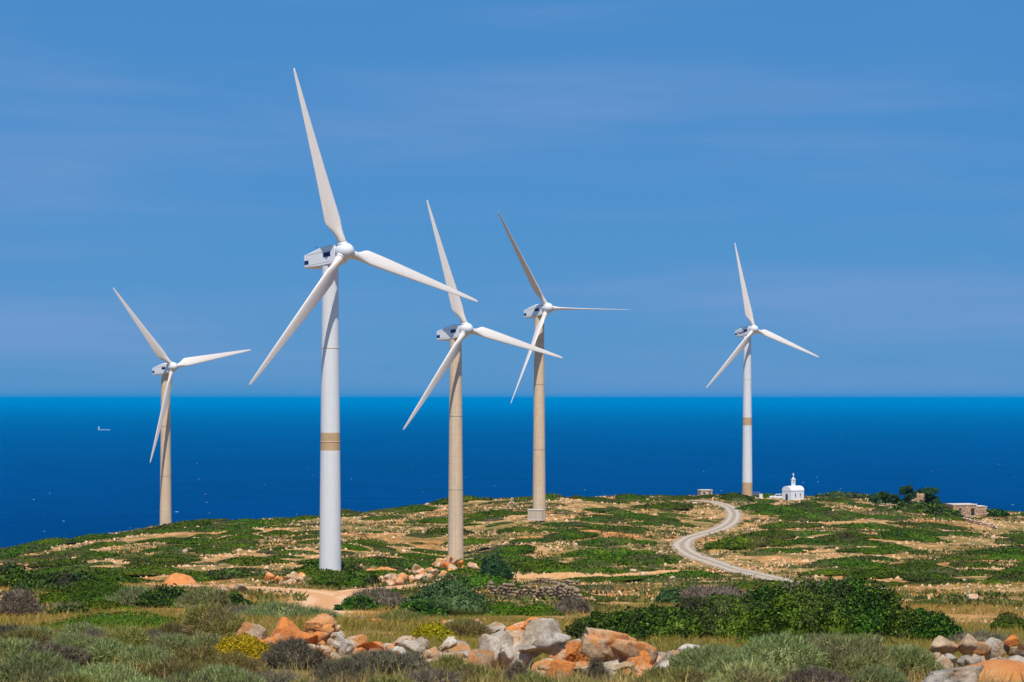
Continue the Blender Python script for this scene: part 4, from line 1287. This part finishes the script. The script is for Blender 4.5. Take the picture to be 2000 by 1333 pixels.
# foreground scrub, one plant at a time
FG = [
 # px, D, width m, height m, kind, label
 (1400, 35, 2.0, 0.62, 'grey', 'grey green feathery shrub right of the white slab boulder'),
 (1530, 33, 2.2, 0.80, 'grey', 'largest grey green feathery shrub in front of the thicket'),
 (1665, 34, 2.2, 0.84, 'grey', 'tall grey green feathery shrub beside the right hand rocks'),
 (1770, 35, 1.6, 0.62, 'grey', 'grey green feathery shrub touching the grey stone pile'),
 (1470, 29, 1.5, 0.48, 'grey', 'small feathery shrub in front of the largest grey green one'),
 (1600, 28, 1.4, 0.40, 'dry', 'purple grey dead shrub at the bottom edge under the feathery shrubs'),
 (1720, 29, 1.3, 0.40, 'grey', 'low feathery shrub at the bottom edge left of the dark faced rock'),
 (1340, 30, 1.1, 0.36, 'olive', 'olive shrub at the bottom edge under the white slab'),
 (565, 38, 1.2, 0.62, 'dry', 'grey purple dead shrub covering the front of the orange slab'),
 (520, 40, 0.8, 0.40, 'dry', 'small dead shrub between yellow flowers and orange slab'),
 (740, 34, 1.8, 0.50, 'dry', 'wide purple grey dead shrub below the pitted orange boulder'),
 (660, 31, 1.5, 0.40, 'dry', 'dead grey shrub at the bottom edge below the overhanging slab'),
 (800, 36, 1.0, 0.46, 'dry', 'dead shrub in front of the white leaning boulder'),
 (880, 36, 0.9, 0.44, 'olive', 'green olive tuft below the branch shaped rock'),
 (920, 33, 1.0, 0.36, 'olive', 'olive tuft at the bottom edge left of the beaked boulder'),
 (60, 30, 1.8, 0.46, 'grey', 'blue grey cushion in the bottom left corner'),
 (200, 29, 1.6, 0.40, 'grey', 'grey cushion along the bottom edge, second from the left corner'),
 (330, 30, 1.6, 0.42, 'olive', 'olive cushion along the bottom edge below the dark olive shrub'),
 (430, 28, 1.3, 0.40, 'grey', 'grey green cushion at the bottom edge below the yellow flowers'),
 (540, 29, 1.2, 0.30, 'dry', 'dead grey cushion at the bottom edge right of the yellow flowers'),
 (40, 42, 1.6, 0.50, 'olive', 'olive shrub near the left edge behind the blue grey cushion'),
 (140, 40, 1.5, 0.46, 'grey', 'pale grey shrub in front of the white stone at left'),
 (240, 43, 1.5, 0.50, 'olive', 'olive shrub in front of the long bright mat'),
 (330, 40, 1.3, 0.46, 'grey', 'grey shrub between olive shrubs at left'),
 (170, 48, 1.2, 0.42, 'dry', 'dead purple shrub at the front of the bright mat'),
 (290, 50, 1.4, 0.40, 'dry', 'dead twiggy shrub under the middle of the bright mat'),
 (90, 35, 1.4, 0.45, 'dry', 'brown dead shrub between grey cushions at far left'),
 (270, 35, 1.4, 0.42, 'grey', 'grey cushion in the middle of the left foreground'),
 (385, 35, 1.2, 0.44, 'olive', 'olive cushion left of the yellow flowers'),
 (10, 52, 1.6, 0.5, 'dry', 'dead grey shrub at the left edge by the white stone'),
 (20, 36, 1.5, 0.5, 'grey', 'grey shrub at the left edge between cushion and olive shrub'),
 (205, 36, 1.3, 0.5, 'grey', 'grey shrub above the second bottom cushion'),
 (150, 54, 1.6, 0.5, 'grey', 'pale shrub just below the left half of the bright mat'),
 (330, 55, 1.5, 0.45, 'olive', 'olive shrub just below the right half of the bright mat'),
 (400, 42, 1.2, 0.5, 'grey', 'grey shrub under the dark olive shrub'),
 (60, 46, 1.4, 0.5, 'grey', 'pale shrub right under the white stone'),
 (450, 33, 1.0, 0.4, 'olive', 'olive tuft right below the yellow flowers'),
 (130, 27, 1.4, 0.35, 'olive', 'olive cushion at the very bottom between two grey cushions'),
 (270, 26, 1.3, 0.32, 'grey', 'pale cushion at the very bottom under the left foreground'),
 (360, 27, 1.2, 0.34, 'grey', 'pale cushion at the very bottom before the olive cushion'),
 (700, 36, 1.2, 0.4, 'olive', 'olive tuft between overhanging slab and pitted boulder'),
 (1290, 33, 0.8, 0.3, 'olive', 'olive tuft under the low end of the white slab'),
 (1440, 31, 1.3, 0.55, 'grey', 'feathery shrub filling between small and large grey green ones'),
 (1600, 35, 1.6, 0.75, 'grey', 'feathery shrub filling between the two tallest grey green ones'),
 (600, 27, 1.2, 0.28, 'olive', 'green tuft at the bottom edge below the dead grey shrub'),
 (760, 27, 1.2, 0.30, 'olive', 'olive tuft at the bottom edge below the wide dead shrub'),
 (850, 29, 1.1, 0.32, 'dry', 'dead tuft at the bottom edge right of the olive tuft'),
 (1040, 30, 1.0, 0.26, 'olive', 'low olive tuft at the bottom edge under the beaked boulder'),
 (1130, 31, 0.9, 0.22, 'olive', 'low olive tuft at the bottom edge under the big tan boulder'),
 (1010, 34, 0.5, 0.42, 'dry', 'thin dead twigs standing before the beaked boulder'),
 (1165, 35, 0.45, 0.44, 'dry', 'thin dead twigs standing before the big tan boulder'),
 (1905, 36, 1.1, 0.22, 'dry', 'grey dead shrub low between stone pile and orange slab'),
 (1800, 27, 1.0, 0.24, 'olive', 'yellowish olive tuft left of the dark faced rock'),
]
for i, (px, D, w_, h_, kd, lb) in enumerate(FG):
    k = ppm(D)
    bush(px, 0, w_ * k, h_ * k, kd, lb, 300 + i, 0.8, D=D)

# ------------------------------------------------------------------ boulders
def boulder(px, bot, wpx, hpx, mat, tilt, seed, label, D=None, cuts=10, rough=0.085, dep=0.8, sub=4, name='boulder', group=None, up=0.0, yaw=0.0):
    q = at(px, D) if D else G(px, bot)
    k = ppm(q[1]); w_, h_ = wpx / k, hpx / k
    if wpx > 40 and name == 'boulder':
        # a broken mass: the main block with split-off blocks still lodged against it
        rgp = np.random.default_rng(seed + 5000); VV = []; QQ = []; off = 0
        parts_ = [(0, 0, 0, 0.92, 0.0)] + [(rgp.uniform(-0.33, 0.33), rgp.uniform(-0.36, 0.0), rgp.uniform(-0.34, 0.22), rgp.uniform(0.36, 0.62), rgp.uniform(-0.7, 0.7)) for _ in range(5 if wpx > 75 else 3)]
        for k_, (ox, oy, oz, sc_, ro_) in enumerate(parts_):
            P, Q = rock_verts(seed * 7 + k_, sub if k_ == 0 else 3, cuts, rough)
            P = P * np.array([rgp.uniform(0.8, 1.25), 1, rgp.uniform(0.65, 1.0)]) if k_ else P
            c_, s__ = math.cos(ro_), math.sin(ro_)
            P = np.stack([P[:, 0] * c_ - P[:, 2] * s__, P[:, 1], P[:, 0] * s__ + P[:, 2] * c_], 1)
            VV.append((P * sc_ / 2 + np.array([ox, oy, oz])) * np.array([w_, w_ * dep, h_ * 1.12])); QQ.append(Q + off); off += len(P)
        me_ = mesh_np(name, np.vstack(VV), np.vstack(QQ), M[mat], False)
    else:
        me_ = rock_mesh(name, seed, (w_, w_ * dep, h_ * 1.12), M[mat], sub, cuts, rough)
    zc = (-(bot - hpx / 2 - 779) * q[1] / F) - h_ * 0.05
    if not D or up == 0.0:
        zc = min(zc, float(H(q[0], q[1])) + h_ * 0.42)
    o = obj(name, me_, None, (q[0], q[1] + w_ * dep * 0.3, zc + up), (rad(R.uniform(-8, 8)), rad(tilt), rad(yaw + R.uniform(-14, 14))))
    tag(o, label, 'boulder' if name == 'boulder' else 'rock', group)
    return o
BO = [
 (560, 1272, 150, 84, 'rock_orange', -18, 1, 'bright orange slab boulder behind the dead shrub, left group', 44),
 (497, 1268, 90, 66, 'rock_tan', 12, 2, 'pale tan boulder at the left end of the left group', 45),
 (626, 1266, 90, 66, 'rock_tan', -14, 3, 'grey brown boulder resting over the overhanging slab', 45),
 (602, 1286, 80, 40, 'rock_tan', 6, 4, 'overhanging tan slab with dark hollow beneath', 42),
 (598, 1312, 80, 36, 'rock_orange', 4, 5, 'low orange tan slab below the overhanging slab', 39),
 (648, 1232, 62, 32, 'rock_pale', 10, 6, 'pinkish pale rock at the roadside behind the left group', 58),
 (668, 1284, 52, 56, 'rock_pale', 4, 7, 'pale block between overhanging slab and pitted orange boulder', 43),
 (726, 1290, 80, 64, 'rock_orange', 8, 8, 'round pitted orange boulder in the middle of the left group', 42),
 (792, 1294, 80, 66, 'rock_pale', 32, 9, 'white and tan leaning boulder right of the pitted orange one', 42),
 (846, 1296, 44, 46, 'rock_tan', 0, 10, 'stumpy tan rock right of the white leaning boulder', 41),
 (876, 1272, 46, 24, 'rock_pale', -42, 11, 'thin branch shaped pale rock pointing up right', 42),
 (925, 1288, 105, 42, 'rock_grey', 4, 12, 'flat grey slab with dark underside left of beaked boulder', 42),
 (906, 1304, 70, 30, 'rock_tan', 14, 13, 'tan slab lying under the flat grey slab', 40),
 (887, 1224, 40, 22, 'rock_tan', 6, 14, 'rounded tan rock in the grass before the large blue bush', 72),
 (925, 1222, 36, 20, 'rock_tan', -5, 15, 'second rounded tan rock in the grass before bright hedge', 74),
 (968, 1226, 62, 22, 'rock_pale', 4, 16, 'low pale rock with dark hole behind the beaked boulder', 68),
 (1012, 1224, 66, 28, 'rock_orange', -16, 17, 'orange wedge rock behind the beaked boulder', 66),
 (1004, 1334, 118, 124, 'rock_pale', -24, 18, 'big white grey boulder, body of the beaked outcrop', 40),
 (1062, 1276, 106, 72, 'rock_pale', -16, 19, 'beaked pale top slab jutting right over dark shade', 39.6),
 (1116, 1290, 84, 62, 'rock_orange', -24, 20, 'vivid orange block in the shade of the beaked slab', 42),
 (1064, 1306, 64, 42, 'rock_tan', -20, 21, 'tan wedge rock under the beaked slab', 38.5),
 (1112, 1306, 92, 36, 'rock_tan', -4, 22, 'long tan block below the vivid orange block', 38),
 (1152, 1300, 46, 48, 'rock_orange', 4, 23, 'yellow orange rock against the big tan boulder', 38.5),
 (1196, 1326, 140, 92, 'rock_tan', 14, 24, 'big smooth tan boulder with orange right rim', 41),
 (1150, 1330, 78, 46, 'rock_tan', 6, 25, 'tan block at the foot of the big tan boulder', 36),
 (1192, 1332, 92, 40, 'rock_pale', -8, 26, 'whitish slab in front of the big tan boulder', 36),
 (1236, 1334, 60, 54, 'rock_orange', 10, 27, 'orange rock at the lower right of the big tan boulder', 36.5),
 (1259, 1300, 34, 70, 'rock_orange', 4, 28, 'upright dark orange blade of rock', 40),
 (1318, 1320, 140, 40, 'rock_pale', -22, 29, 'long white grey slab tilting up to the right', 37),
 (1228, 1258, 52, 34, 'rock_tan', 8, 30, 'pale tan rock behind the upright orange blade', 54),
 (1294, 1272, 70, 26, 'rock_grey', -4, 31, 'pitted grey rock right of the upright orange blade', 48),
 (1346, 1280, 66, 36, 'rock_grey', 12, 32, 'grey rock behind the long white slab', 46),
 (1378, 1280, 50, 26, 'rock_orange', 10, 33, 'pinkish orange rock beside the feathery shrub', 45),
 (62, 1244, 30, 20, 'rock_pale', 5, 34, 'single white stone at the left before the bright mat', 56),
 (1130, 1236, 60, 14, 'rock_grey', 4, 36, 'low flat grey rocks behind the vivid orange block', 60),
 (700, 1212, 28, 12, 'rock_tan', 4, 37, 'small pale rock on the grass right of dirt road', 85),
 (735, 1216, 36, 14, 'rock_orange', 4, 38, 'small orange pale rock on the grass behind pitted boulder', 80),
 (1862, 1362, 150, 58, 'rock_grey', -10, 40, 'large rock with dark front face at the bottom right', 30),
 (1850, 1312, 56, 34, 'rock_pale', 38, 41, 'grey white slab leaning on the stone pile', 36),
]
for px, bt, wp, hp, mt, tl, sd_, lb, D in BO:
    boulder(px, bt, wp, hp, mt, tl, 50 + sd_, lb, D, up=1e-4 if sd_ in (19, 3, 11) else 0.0, cuts=7 + sd_ % 5, sub=5 if wp * hp > 4500 else 4, rough=0.12)
mound('earth_bank', 1965, 1332, 210, 56, 'big bright orange earth slab in the bottom right corner', M['soil'], 12, 0.9)
PILE = [(1826, 1278, 26, 22, 'rock_grey', 'small grey stone at the near end of the stone pile'), (1848, 1284, 62, 38, 'rock_tan', 'flat tan stone topping the near end of the pile'), (1888, 1282, 54, 46, 'rock_tan', 'peaked tan stone on top of the pile'),
        (1916, 1280, 46, 30, 'rock_tan', 'tan stone between peaked stone and mossy stone'), (1945, 1290, 62, 46, 'rock_grey', 'mossy grey stone in the middle of the pile'), (1978, 1262, 30, 22, 'rock_orange', 'small orange stone balanced on top of the pile'),
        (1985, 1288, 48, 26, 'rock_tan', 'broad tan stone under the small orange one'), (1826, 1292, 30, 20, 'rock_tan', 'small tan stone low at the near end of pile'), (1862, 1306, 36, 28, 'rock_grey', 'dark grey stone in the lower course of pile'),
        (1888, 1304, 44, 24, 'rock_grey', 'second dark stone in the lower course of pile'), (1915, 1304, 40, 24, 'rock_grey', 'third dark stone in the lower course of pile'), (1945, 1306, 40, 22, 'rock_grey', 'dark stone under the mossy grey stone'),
        (1985, 1310, 60, 28, 'rock_grey', 'wide dark stone low at the right edge of pile'), (2010, 1280, 50, 40, 'rock_tan', 'tan stone of the pile cut by the right edge')]
for i, (px, bt, wp, hp, mt, lb) in enumerate(PILE):
    boulder(px, bt, wp, hp, mt, R.uniform(-12, 12), 140 + i, lb, 41 if i < 7 else 39.5, up=1e-4, name='rock', sub=3, group='stones of the right hand pile')

# smaller broken rocks filling the foreground bank
def bank(n, x0, x1, D0, D1, s0, s1, word, rest, group, seed, mats):
    rg_ = np.random.default_rng(seed); made = []
    for k in range(n):
        D = rg_.uniform(D0, D1); px = rg_.uniform(x0, x1); q = at(px, D); s = rg_.uniform(s0, s1)
        me_ = rock_mesh('rock', 2000 + seed * 50 + k, (s, s * 0.8, s * rg_.uniform(0.5, 0.85)), M[mats[rg_.integers(len(mats))]], 3, 8, 0.12)
        o = obj('rock', me_, None, (q[0], D, q[2] + s * 0.24), (rg_.uniform(-0.6, 0.6), rg_.uniform(-0.6, 0.6), rg_.uniform(0, 6.28)))
        tag(o, word + '|' + rest, 'rock', group); made.append(o)
    number_across(made)
bank(22, 480, 700, 39, 48, 0.30, 0.85, 'broken rock', 'among the left foreground boulders', 'broken rocks of the left bank', 1, ['rock_tan', 'rock_orange', 'rock_pale'])
bank(30, 690, 970, 38, 46, 0.35, 0.95, 'broken rock', 'between pitted orange boulder and beaked boulder', 'broken rocks of the middle bank', 2, ['rock_tan', 'rock_pale', 'rock_tan', 'rock_orange'])
bank(24, 1040, 1290, 36, 46, 0.30, 0.80, 'broken rock', 'around the big smooth tan boulder', 'broken rocks round the tan boulder', 3, ['rock_orange', 'rock_tan', 'rock_pale'])
bank(16, 1270, 1420, 40, 52, 0.30, 0.8, 'broken rock', 'between upright blade and feathery shrubs', 'broken rocks right of the blade', 4, ['rock_grey', 'rock_pale', 'rock_tan'])
bank(20, 1840, 2030, 38, 45, 0.22, 0.5, 'broken rock', 'around the right hand stone pile', 'broken rocks round the pile', 5, ['rock_grey', 'rock_grey', 'rock_tan'])
bank(12, 860, 1060, 60, 80, 0.3, 0.8, 'tan rock', 'in grass before bright hedge', 'rocks in the grass', 6, ['rock_tan', 'rock_orange', 'rock_pale'])

# rock pile in front of the second turbine
rg = np.random.default_rng(77)
PM = [rock_mesh('rock', 400 + k, (1, 0.85, 0.75), M['rock_tan' if k % 5 else 'rock_orange'], 3, 8, 0.12) for k in range(9)]
def scatter_rocks(cx, cy, n, sx, sy, s0, s1, label, group, heap=0.0, seed=1):
    rg_ = np.random.default_rng(seed); made = []
    for k in range(n):
        a, b = rg_.normal(0, 0.45), rg_.normal(0, 0.45)
        px, py = cx + a * sx, cy + b * sy
        q = G(px, py)
        s = rg_.uniform(s0, s1)
        lift = heap * max(0, 1 - (a * a + b * b) * 1.5) * rg_.uniform(0.2, 1)
        o = obj('rock', PM[rg_.integers(9)], None, (q[0], q[1], q[2] + s * 0.22 + lift), (rg_.uniform(-0.5, 0.5), rg_.uniform(-0.5, 0.5), rg_.uniform(0, 6.28)), (s, s, s))
        tag(o, label, 'rock', group); made.append(o)
    number_across(made)
scatter_rocks(885, 1112, 34, 50, 11, 0.7, 2.0, 'tan rock|in heap at rock pile turbine foot', 'rocks heaped at the second tower', 1.0, 5)
scatter_rocks(835, 1128, 40, 62, 15, 0.5, 1.8, 'tan rock|in spread left of large blue bush', 'rocks spread before the second tower', 0.5, 6)
scatter_rocks(778, 1142, 14, 26, 8, 0.6, 1.9, 'orange tan rock|at spread end near dirt road', 'rocks at the end of the spread', 0.4, 7)
scatter_rocks(575, 1138, 18, 42, 7, 0.5, 1.6, 'tan rock|along dirt road left of tallest turbine', 'rocks beside the dirt road', 0.2, 8)
scatter_rocks(430, 1158, 14, 40, 6, 0.4, 1.4, 'tan rock|at grassy corner of dirt road', 'rocks at the road corner', 0.1, 9)
scatter_rocks(1150, 1176, 14, 22, 7, 0.3, 0.7, 'loose stone|at right end of dry wall', 'loose stones by the wall', 0.2, 10)
scatter_rocks(835, 985, 10, 30, 4, 0.5, 1.3, 'pale rock|on skyline between tallest and rock pile turbines', 'skyline rocks', 0.2, 11)

# ------------------------------------------------------------------ the slopes: shrub mats, grey shrubs, rocks
MATS = []
for k in range(12):
    rg = np.random.default_rng(600 + k)
    w_, d_, h_ = rg.uniform(7, 12), rg.uniform(5, 8), rg.uniform(0.55, 0.95)
    MATS.append((plant_mesh('shrub_mat', lobes_for(w_, d_, h_, 9, rg, True), 3000, 0.30, M['mat_green'], 'leaf', 600 + k, core=0.9, lump=0.22), w_, d_))
GREY = []
for k in range(8):
    rg = np.random.default_rng(650 + k)
    w_, d_, h_ = rg.uniform(3.0, 6), rg.uniform(2.5, 4), rg.uniform(0.35, 0.6)
    GREY.append((plant_mesh('grey_shrub', lobes_for(w_, d_, h_, 7, rg, True), 1500, 0.34, M['garrigue'], 'leaf', 650 + k, core=0.9, lump=0.25), w_, d_))

def spread(n, protos, name, cat, word, seed, dmin, dmax, smin, smax, noise_scale, thresh, sink):
    rg = np.random.default_rng(seed)
    placed = 0; tries = 0; pts = []; made = []
    while placed < n and tries < 30000:
        tries += 1
        D = math.sqrt(rg.uniform(dmin ** 2, dmax ** 2)); px = rg.uniform(-60, 2060)
        if D > crestD(px) + 3: continue
        X = (px - 1000) * D / F
        if fbm(np.array([X / noise_scale]), np.array([D / noise_scale]), seed, 3)[0] < thresh: continue
        s = rg.uniform(smin, smax) * (0.72 + 0.28 * min(1, D / 420))
        me_, w_, d_ = protos[rg.integers(len(protos))]
        if road_dist(X, D) < 2.4 + 0.42 * w_ * s: continue
        if not free(X, D - 1.0, w_ * s * 0.36): continue
        if any(abs(X - a) < (w_ * s + b) * 0.31 and abs(D - c) < (d_ * s + d2) * 0.30 for a, b, c, d2 in pts): continue
        pts.append((X, w_ * s, D, d_ * s))
        z = float(H(X, D))
        o = obj(name, me_, None, (X, D, z - sink * s), slope_rot(X, D, rg.normal(0, 0.3) + (math.pi if rg.uniform() < 0.5 else 0)), (s, s, s * rg.uniform(0.7, 1.25)))
        zn = zone(px, D)
        tag(o, word + '|' + zn, cat, name.replace('_', ' ') + 's ' + zn)
        made.append(o); placed += 1
    number_across(made)
    return pts
NEARM = []
for k in range(6):
    rg = np.random.default_rng(680 + k)
    w_, d_, h_ = rg.uniform(3.0, 5.5), rg.uniform(2.5, 4), rg.uniform(0.4, 0.7)
    NEARM.append((plant_mesh('low_shrub', lobes_for(w_, d_, h_, 8, rg, True), 3200, 0.15, M['mat_green'], 'leaf', 680 + k, core=0.9, lump=0.22), w_, d_))
spread(58, NEARM, 'low_shrub', 'shrub', 'low dark green shrub', 47, 105, 225, 0.6, 1.35, 14.0, 0.40, 0.04)
mp_ = spread(292, MATS, 'shrub_mat', 'shrub', 'low green shrub mat', 41, 215, 548, 0.75, 1.75, 30.0, 0.35, 0.06)
gp_ = spread(250, GREY, 'grey_shrub', 'shrub', 'grey brown cushion shrub', 43, 160, 545, 0.6, 1.3, 22.0, 0.40, 0.04)
RM = [(rock_mesh('rock', 700 + k, (1.3, 1.0, 0.8), M['stone_far'], 2, 9, 0.10), 1.3, 1.0) for k in range(10)]
spread(70, RM, 'rock', 'rock', 'pale weathered rock', 45, 150, 545, 0.35, 1.25, 12.0, 0.52, -0.12)

# ------------------------------------------------------------------ uncountable growth and rubble
def slope_points(n, seed, dmin, dmax, power=2.0, pxr=(-200, 2200)):
    rg = np.random.default_rng(seed)
    D = (rg.uniform(dmin ** power, dmax ** power, n)) ** (1 / power); px = rg.uniform(pxr[0], pxr[1], n)
    ok = D < crestD(px) + 6
    X = (px - 1000) * D / F
    return X[ok], D[ok], px[ok], rg
def tufts(name, label, n, seed, dmin, dmax, mat, r0, h0, blades, noise_scale, thresh, pxr=(-200, 2200), power=2.0, width=0.25, off_road=1.9):
    X, Y, px, rg = slope_points(n, seed, dmin, dmax, power, pxr)
    k = (fbm(X / noise_scale, Y / noise_scale, seed + 1, 3) > thresh + rg.normal(0, 0.04, len(X))) & (road_dist(X, Y) > off_road + 0.5 * rg.uniform(size=len(X)))
    X, Y = X[k], Y[k]; m = len(X); Z = H(X, Y)
    s = rg.uniform(0.6, 1.5, m)
    a = rg.uniform(0, 6.28, (m, blades)); rr = r0 * s[:, None] * np.sqrt(rg.uniform(0, 1, (m, blades)))
    bx = X[:, None] + rr * np.cos(a); by = Y[:, None] + rr * np.sin(a); bz = np.repeat(Z[:, None], blades, 1) - 0.03
    hh = h0 * s[:, None] * rg.uniform(0.5, 1.2, (m, blades))
    lean = rg.normal(0, 0.35, (m, blades, 2)) * hh[..., None] + np.stack([np.cos(a), np.sin(a)], -1) * rr[..., None] * 0.5
    wd = h0 * width * s[:, None] * rg.uniform(0.6, 1.2, (m, blades)); ang = rg.uniform(0, 3.14, (m, blades))
    ux, uy = np.cos(ang) * wd, np.sin(ang) * wd
    V = np.stack([np.stack([bx - ux, by - uy, bz], -1), np.stack([bx + ux, by + uy, bz], -1), np.stack([bx + lean[..., 0], by + lean[..., 1], bz + hh], -1)], 2).reshape(-1, 3)
    b = np.arange(m * blades) * 3
    o = obj(name, mesh_np(name, V, np.stack([b, b + 1, b + 2], 1), M[mat]))
    setting(o, 'stuff', label); o['category'] = 'ground cover'
    return o
tufts('garrigue', 'grey green low garrigue covering the stony slopes', 50000, 51, 120, 552, 'garrigue', 0.55, 0.34, 6, 18.0, 0.48, width=0.45)
tufts('dry_grass', 'ochre dry grass on the flats behind the boulders', 42000, 53, 70, 240, 'dry_grass', 0.35, 0.28, 6, 11.0, 0.48, width=0.10, power=1.3)
tufts('near_grass', 'tall dry grass stalks along the bottom of the foreground', 4200, 55, 25, 46, 'stalk', 0.20, 0.27, 7, 2.2, 0.52, power=1.5, width=0.03, pxr=(-100, 2100))
tufts('green_grass', 'short green grass between the foreground plants', 12000, 57, 34, 120, 'olive', 0.25, 0.16, 7, 4.0, 0.42, power=1.2, width=0.07, pxr=(-100, 2100))

tufts('meadow_grass', 'yellow green meadow grass behind the boulders', 22000, 59, 44, 105, 'meadow', 0.30, 0.20, 6, 5.0, 0.30, power=1.2, width=0.07, pxr=(-100, 2100))

def rubble(name, label, n, seed, dmin, dmax, s0, s1, noise_scale, thresh, power=2.0):
    X, Y, px, rg = slope_points(n, seed, dmin, dmax, power)
    k = (fbm(X / noise_scale, Y / noise_scale, seed + 1, 3) > thresh + rg.normal(0, 0.03, len(X))) & (road_dist(X, Y) > 2.4)
    X, Y = X[k], Y[k]; m = len(X); Z = H(X, Y)
    oc = np.array([(1, 0, 0), (0, 1, 0), (-1, 0, 0), (0, -1, 0), (0.3, 0.2, 0.9), (-0.35, -0.2, 0.7)])
    fq = np.array([(0, 1, 4), (1, 2, 4), (2, 5, 4), (2, 3, 5), (3, 0, 5), (0, 4, 5)])
    s = ((s0 * (s1 / s0) ** rg.uniform(0, 1, m) ** 1.6) * np.clip(Y / 300.0, 0.35, 1))[:, None, None]
    a = rg.uniform(0, 6.28, m); c_, d_ = np.cos(a)[:, None], np.sin(a)[:, None]
    P = oc[None] * rg.uniform(0.6, 1.3, (m, 6, 1)) * s
    V = np.stack([P[..., 0] * c_ - P[..., 1] * d_ + X[:, None], P[..., 0] * d_ + P[..., 1] * c_ + Y[:, None], P[..., 2] + Z[:, None] - 0.05 * s[..., 0]], -1).reshape(-1, 3)
    b = (np.arange(m) * 6)[:, None, None]
    o = obj(name, mesh_np(name, V, (fq[None] + b).reshape(-1, 3), M['stone_rubble']))
    setting(o, 'stuff', label); o['category'] = 'rubble'
m_, t_, p_ = new_mat('rubble_stone')
g_ = N(t_, 'NewGeometry')
rp_ = ramp(t_, [(0.0, (0.30, 0.155, 0.06)), (0.4, (0.52, 0.305, 0.15)), (0.75, (0.66, 0.44, 0.265)), (1.0, (0.60, 0.24, 0.06))], g_.outputs['Random Per Island'])
t_.links.new(rp_.outputs[0], p_.inputs['Base Color']); p_.inputs['Roughness'].default_value = 0.9
M['stone_rubble'] = m_
rubble('scree', 'loose pale stones strewn over the slopes', 66000, 61, 90, 552, 0.09, 0.46, 9.0, 0.46)
